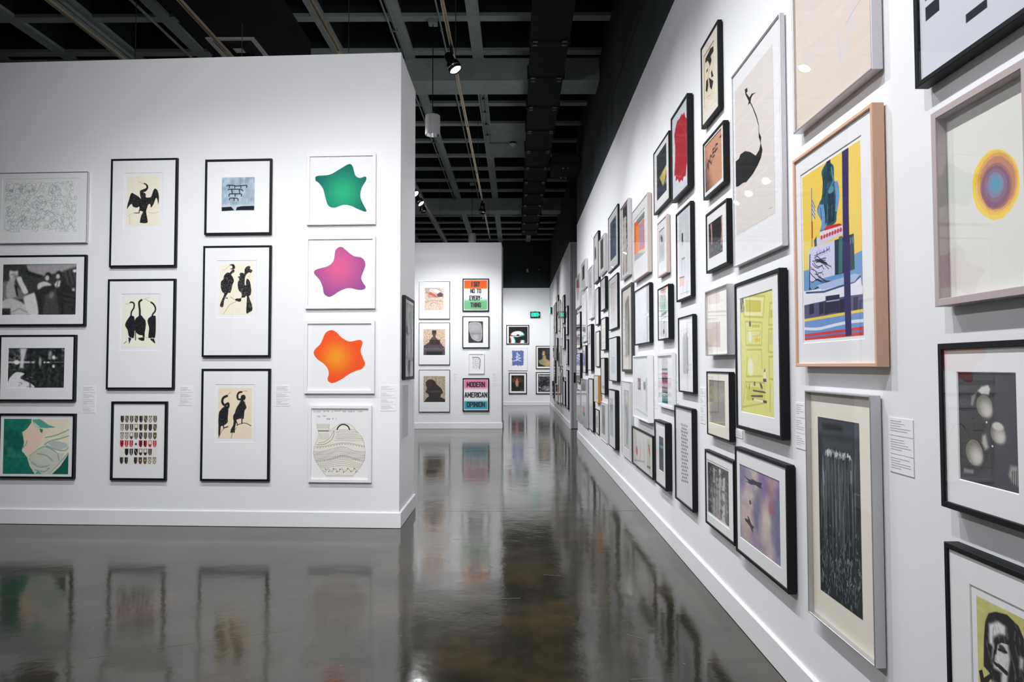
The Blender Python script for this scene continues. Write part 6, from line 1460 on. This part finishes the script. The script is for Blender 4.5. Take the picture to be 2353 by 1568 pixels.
r1 = picture('poster_no', 'framed_poster', 'framed poster', 'black-framed orange, white and green poster reading I SAY NO TO EVERYTHING', 'black', 'float', 0.026)
picture('plane_window', PH, 'framed picture', 'black-framed grey photograph of an aeroplane window', 'black', 'mat', 0.022)
picture('small_white', P_, 'framed picture', 'small white-framed print of dots beside a bent black line', 'white', 'float', 0.022, 0.01)
r2 = picture('poster_modern', 'framed_poster', 'framed poster', 'black-framed pink, white and blue poster reading MODERN AMERICAN OPINION', 'black', 'float', 0.026)
picture('anaglyph', PH, 'framed picture', 'wide black-framed dark picture with red, white and cyan shapes on the far wall', 'black', 'mat', 0.03)
picture('blue_scribble', P_, 'framed picture', 'white-framed blue scribbled print on the far wall', 'white', 'float', 0.02)
picture('bust_painting', PT, 'framed picture', 'black-framed painting of a dark-haired woman on the far wall', 'black', 'mat', 0.025, matm='cream_mat')
picture('red_hair', PH, 'framed picture', 'black-framed dark picture of a small pale figure with red hair on the far wall', 'black', 'mat', 0.03)
picture('engraving', P_, 'framed picture', 'black-framed black and white engraving low on the far wall beside the right wall', 'black', 'mat', 0.03)
for root, lines in ((r1, [('I SAY', 0.37, 0.035, 0.19), ('NO TO', 0.48, 0.285, 0.16), ('EVERY-', 0.55, 0.52, 0.17), ('THING', 0.47, 0.755, 0.17)]),
                    (r2, [('MODERN', 0.80, 0.065, 0.18), ('AMERICAN', 0.99, 0.41, 0.18), ('OPINION', 0.80, 0.73, 0.18)])):
    k = 'poster_no' if root is r1 else 'poster_modern'
    w_, u0, u1, z0, z1, d, (a0, a1, b0, b1), pw, ph = PIC[k]; w, h = u1-u0, z1-z0
    for txt, rw, v0, rh in lines:
        aw, ah = (a1-a0)*w, (b1-b0)*h; top = h - b0*h - v0*ah
        block_text('lettering', txt, rw*aw, rh*ah, M['letter'], root, (a0+a1)/2*w - w/2, -d + 0.006 + 0.0016, top - rh*ah)
F_ = 'framed picture'
picture('circles', P_, F_, 'grey-wood framed print of yellow, brown and blue nested rounds at the right edge', 'taupe', 'sheet', 0.022, 0.030, res=1.6)
picture('spheres_photo', PH, F_, 'black-framed black and white photograph of pale floating balls at the right edge', 'black', 'mat', 0.018, 0.009)
picture('drip', P_, F_, 'tall silver-framed dark print with white paint dripping down', 'silver', 'float', 0.007, 0.020, matm='cream_mat')
picture('statue', P_, F_, 'maple-framed colourful print of a green statue on a pedestal against yellow', 'wood', 'plate', 0.014, 0.010, pad=(0.012, 0.012))
picture('swan', P_, F_, 'very tall silver-framed beige print of a black long-necked silhouette', 'silver', 'float', 0.007)
picture('top_beige', P_, F_, 'silver-framed pale beige print cut off by the top of the picture', 'silver', 'sheet', 0.008, 0.010)
picture('black_blocks', P_, F_, 'large black-framed white print with black blocks in the upper right corner', 'black', 'sheet', 0.016, 0.008)
picture('ink_cream', DR, F_, 'black-framed black ink drawing on cream paper, highest of its column', 'black', 'mat', 0.016, matm='cream_mat')
picture('red_shape', P_, F_, 'black-framed print of a jagged red shape on grey', 'black', 'sheet', 0.016)
picture('dark_yellow', PT, F_, 'black-framed dark blue painting with a yellow wedge', 'black', 'mat', 0.014)
picture('tattoo', PH, F_, 'black-framed photograph of tanned skin with dark tattooed letters', 'black', 'mat', 0.014)
picture('legs_photo', PH, F_, 'black-framed square dark photograph with two pale upright limbs', 'black', 'mat', 0.015)
picture('tall_white', DR, F_, 'tall black-framed pale grey picture with a small dark mark, next to a limed wood frame', 'black', 'float', 0.014)
picture('pink_wood', DR, F_, 'small limed-wood framed grey drawing with lines of script', 'pinkwood', 'mat')
picture('colour_blocks', P_, F_, 'light wood framed print of orange, pink and green blocks', 'pinkwood', 'plate', 0.012, pad=(0.02, 0.03))
picture('cream_red', PT, F_, 'silver-framed cream, black and red abstract painting', 'silver', 'float', 0.01, 0.012)
picture('blue_photo', PH, F_, 'black-framed blue photograph of a person', 'black', 'mat', 0.012)
picture('brown_silver', PH, F_, 'silver-framed dark brown picture between the blue photograph and a slim black frame', 'silver', 'mat', 0.01)
picture('narrow_photo', PH, F_, 'black-framed pale grey picture with a small dark figure, highest of the far frames', 'black', 'mat', 0.012)
picture('dark_square', PH, F_, 'silver-framed picture with a dark green square high near the end of the right wall', 'silver', 'mat', 0.01)
picture('tall_pale', DR, F_, 'tall white-framed pale picture near the end of the right wall', 'white', 'sheet', 0.015)
picture('red_silver', P_, F_, 'silver-framed picture with a red panel, last high picture at the end of the right wall', 'silver', 'mat', 0.01)
picture('pale_silver', DR, F_, 'tall silver-framed pale picture just right of the red panel picture', 'silver', 'mat', 0.01)
picture('slim_black', DR, F_, 'slim black-framed pale picture below the highest of the far frames', 'black', 'mat', 0.012)
picture('faint_figure', DR, F_, 'black-framed white picture with a faint grey figure, under the brown silver-framed one', 'black', 'sheet', 0.012)
picture('pink_sketch', DR, F_, 'black-framed pale sketch in pink lines below the blue photograph', 'black', 'mat', 0.012)
picture('smudge', DR, F_, 'tall charcoal-framed cream sheet with a vertical grey smudge', 'charcoal', 'float', 0.03, 0.01, matm='cream_mat')
picture('blank_white', DR, F_, 'black-framed almost blank white sheet below the orange and pink blocks', 'black', 'sheet', 0.014)
picture('pale_sketch', DR, F_, 'small black-framed sketch with pale green and coral bands', 'black', 'mat', 0.012)
picture('grey_brush', DR, F_, 'black-framed white sheet with a tall patch of grey brushwork', 'black', 'float', 0.012)
picture('beige_silver', P_, F_, 'silver-framed cream print of beige rectangles left of the yellow print', 'silver', 'sheet', 0.008, 0.012)
picture('yellow_print', P_, F_, 'large black-framed lime yellow print with brushes and a light bulb', 'black', 'mat', 0.019, 0.008)
picture('peach', P_, F_, 'black-framed grey print on a peach mat', 'black', 'mat', 0.010, matm='cream_mat')
picture('figures_bw', PH, F_, 'black-framed dark grey print of robed standing figures', 'black', 'plate', 0.016, pad=(0.012, 0.012))
picture('flying_birds', PH, F_, 'large black-framed blurred violet photograph with dark flying birds', 'black', 'mat', 0.018)
picture('marks_grid', DR, F_, 'tall black-framed white sheet with rows of tiny grey marks', 'black', 'sheet', 0.015, 0.008)
picture('deep_black', PH, F_, 'deep black box frame with a small dark night picture', 'black', 'mat', 0.018, 0.012)
picture('wide_sketch', DR, F_, 'wide black-framed sketch with small orange flowers, low on the right wall', 'black', 'sheet', 0.014)
picture('two_snapshots', PH, F_, 'deep white box frame holding two tiny snapshots', 'white', 'sheet', 0.014, 0.012)
picture('stripes', P_, F_, 'white-framed print with pink, black and teal horizontal stripes', 'white', 'float', 0.024, 0.01)
picture('blue_figure', PT, F_, 'tall silver-framed picture of a loose blue and yellow figure', 'silver', 'mat', 0.008)
picture('blue_reflect', DR, F_, 'black-framed pale picture with a light blue reflection over its lower half', 'black', 'mat', 0.012)
picture('deep_grey', DR, F_, 'tall deep black frame around a grey print, low on the right wall', 'black', 'mat', 0.012)
picture('small_white_dark', PH, F_, 'white-framed brown and grey print at the bottom row between two black frames', 'white', 'mat', 0.014)
picture('reddish_black', DR, F_, 'deep dark frame around a cream sheet above the white-framed brown print', 'black', 'sheet', 0.012)
picture('sketch_black', DR, F_, 'black-framed cream sketch below the faint grey figure', 'black', 'sheet', 0.012)
picture('orange_wood', DR, F_, 'small honey-coloured wooden box frame', 'orangewood', 'sheet', 0.012)
picture('slim_sketch', DR, F_, 'slim black-framed sketch above the honey-coloured frame', 'black', 'sheet', 0.012)
picture('small_black', PH, F_, 'very small black-framed dark picture below the honey-coloured frame', 'black', 'mat', 0.012)
picture('arched_print', P_, F_, 'deep black frame of a white picture with a grey head shape on the right wall', 'black', 'sheet', 0.012)
picture('tall_deep', DR, F_, 'tall black frame of a pale picture just left of the honey-coloured frame', 'black', 'sheet', 0.012)
picture('tall_silver', P_, F_, 'tall silver-framed pale print with a small pink and green patch near the floor', 'silver', 'sheet', 0.010)
picture('pale_far', P_, F_, 'last silver-framed pale print low at the end of the right wall', 'silver', 'sheet', 0.010)
picture('far_figures', PH, F_, 'black-framed white picture with small figures at the end of the right wall', 'black', 'sheet', 0.012)
picture('far_blue', DR, F_, 'black-framed picture with blue strokes at the end of the right wall', 'black', 'sheet', 0.012)
picture('blue_scroll', P_, F_, 'small black-framed print of a blue block near the end of the right wall', 'black', 'sheet', 0.012)
picture('portrait', P_, F_, 'black-framed print of a long-haired face with a pipe in the lower right corner', 'black', 'plate', 0.016, pad=(0.022, 0.022))
SEC = [('black', 'nearest top', 'thick black frame highest on the far stretch of the right wall, seen edge on'), ('black', '', 'black frame nearest the grey door on the far stretch, top of its column'),
 ('black', '', 'black frame below the highest one on the far stretch of the right wall'), ('black', '', 'black frame nearest the grey door on the far stretch, middle of its column'),
 ('black', '', 'tall black frame nearest the grey door on the far stretch, bottom of its column'), ('white', '', 'white frame between two black ones in the second column from the grey door'),
 ('black', '', 'black frame at the bottom of the second column from the grey door'), ('wood', '', 'pale wood frame high on the far stretch of the right wall'),
 ('white', '', 'tall white frame high on the far stretch of the right wall'), ('black', '', 'short black frame topmost on the deep part of the far stretch'),
 ('black', '', 'tall black frame deep along the far stretch, left of the short topmost one'), ('wood', '', 'narrow tan frame high at the deepest end of the far stretch'),
 ('black', '', 'black frame at mid height deep along the far stretch, under the short topmost one'), ('white', '', 'white frame at mid height below the pale wood frame on the far stretch'),
 ('wood', '', 'tan frame at mid height deep along the far stretch'), ('black', '', 'tall black frame at the bottom, third column from the grey door'),
 ('wood', '', 'wide tan frame low and deep along the far stretch'), ('wood', '', 'pinkish wood frame low on the far stretch, fourth column from the door'),
 ('black', '', 'lowest black frame at the deepest end of the far stretch'), ('black', '', 'black frame above the wide tan one deep along the far stretch'),
 ('white', '', 'tall white frame at the deepest end of the far stretch')]
for i, (st, _, lab) in enumerate(SEC):
    k = 'second_%02d' % i; sty = 'pinkwood' if i == 17 else st
    ART[k] = ((lambda s: (lambda c: generic(c, s)))(i * 7 + 3), (220, 220, 220), None)
    picture(k, 'framed_picture', F_, lab, sty, 'sheet', 0.02, group='pictures on the far stretch of the right wall')

# ------------------------------------------------------------------ wall captions
def caption(w, u0, u1, z0, z1, label, seed, group):
    rnd = random.Random(seed); x, y, t = wall_pt(w, (u0+u1)/2); W, Hh = u1-u0, z1-z0
    root = empty('wall_label', (x, y, z0), t); tag(root, label, 'label', group)
    q = MB(); q.box((-W/2, -0.003, 0.001), (W/2, -0.0005, Hh - 0.001)); q.build('card', M['card'], root)
    q = MB(); n = 5; zz = Hh * 0.84
    for k in range(n):
        lw = rnd.uniform(0.3, 0.8) * W if k != 3 else 0.82 * W; hh = min(0.0032, Hh * 0.05)
        q.box((-W*0.42, -0.0036, zz - hh), (-W*0.42 + lw, -0.003, zz)); zz -= Hh * 0.135
    q.build('caption_text', M['caption'], root)
WHERE = {'lab1': 'left of the three black birds print', 'lab2': 'between the two columns of bird prints', 'lab3': 'right of the curled neck birds print', 'lab4': 'right of the orange blob print',
 'lab5': 'right of the statue on map print', 'lab6': 'right of the small dotted print', 'lab7': 'right of the dripping paint print', 'lab8': 'left of the dripping paint print', 'lab9': 'under the yellow print',
 'lab10': 'left of the peach-matted print', 'lab11': 'left of the grey brushwork', 'lab12': 'left of the striped print', 'lab13': 'between two pictures on the far wall'}
ORD = {1: ['only'], 2: ['upper', 'lower'], 3: ['top', 'middle', 'bottom'], 4: ['first from the top', 'second from the top', 'third from the top', 'lowest']}
for i, (k, (w, u0, u1, z0, z1, n)) in enumerate(LAB.items()):
    for j in range(n):
        hh = (z1 - z0) / n; zt = z1 - j*hh
        caption(w, u0, u1, zt - hh + 0.001, zt - 0.001, '%s small white text card %s' % (ORD[n][j], WHERE[k]), i*10 + j, 'text cards ' + WHERE[k])
# grey text panel on the end of the left partition
w_, u0, u1, z0, z1, d = PIC['end_panel'][:6]
x, y, t = wall_pt('E', (u0+u1)/2); root = empty('text_panel', (x, y, z0), t); tag(root, 'tall grey text panel under the picture on the end of the left partition', 'text panel')
W, Hh = u1-u0, z1-z0; q = MB(); q.box((-W/2, -0.012, 0), (W/2, -0.001, Hh)); q.build('panel_board', principled('grey_panel', (0.50, 0.50, 0.55), 0.5), root)
q = MB(); rnd = random.Random(5); zz = Hh*0.93; q.box((-W*0.4, -0.0128, zz-0.016), (-W*0.1, -0.012, zz)); zz -= 0.04
while zz > Hh*0.35:
    q.box((-W*0.4, -0.0128, zz-0.004), (-W*0.4 + W*rnd.uniform(0.6, 0.8), -0.012, zz)); zz -= 0.0115 if rnd.random() > 0.12 else 0.024
q.build('panel_text', M['caption'], root)
bpy.context.view_layer.update()
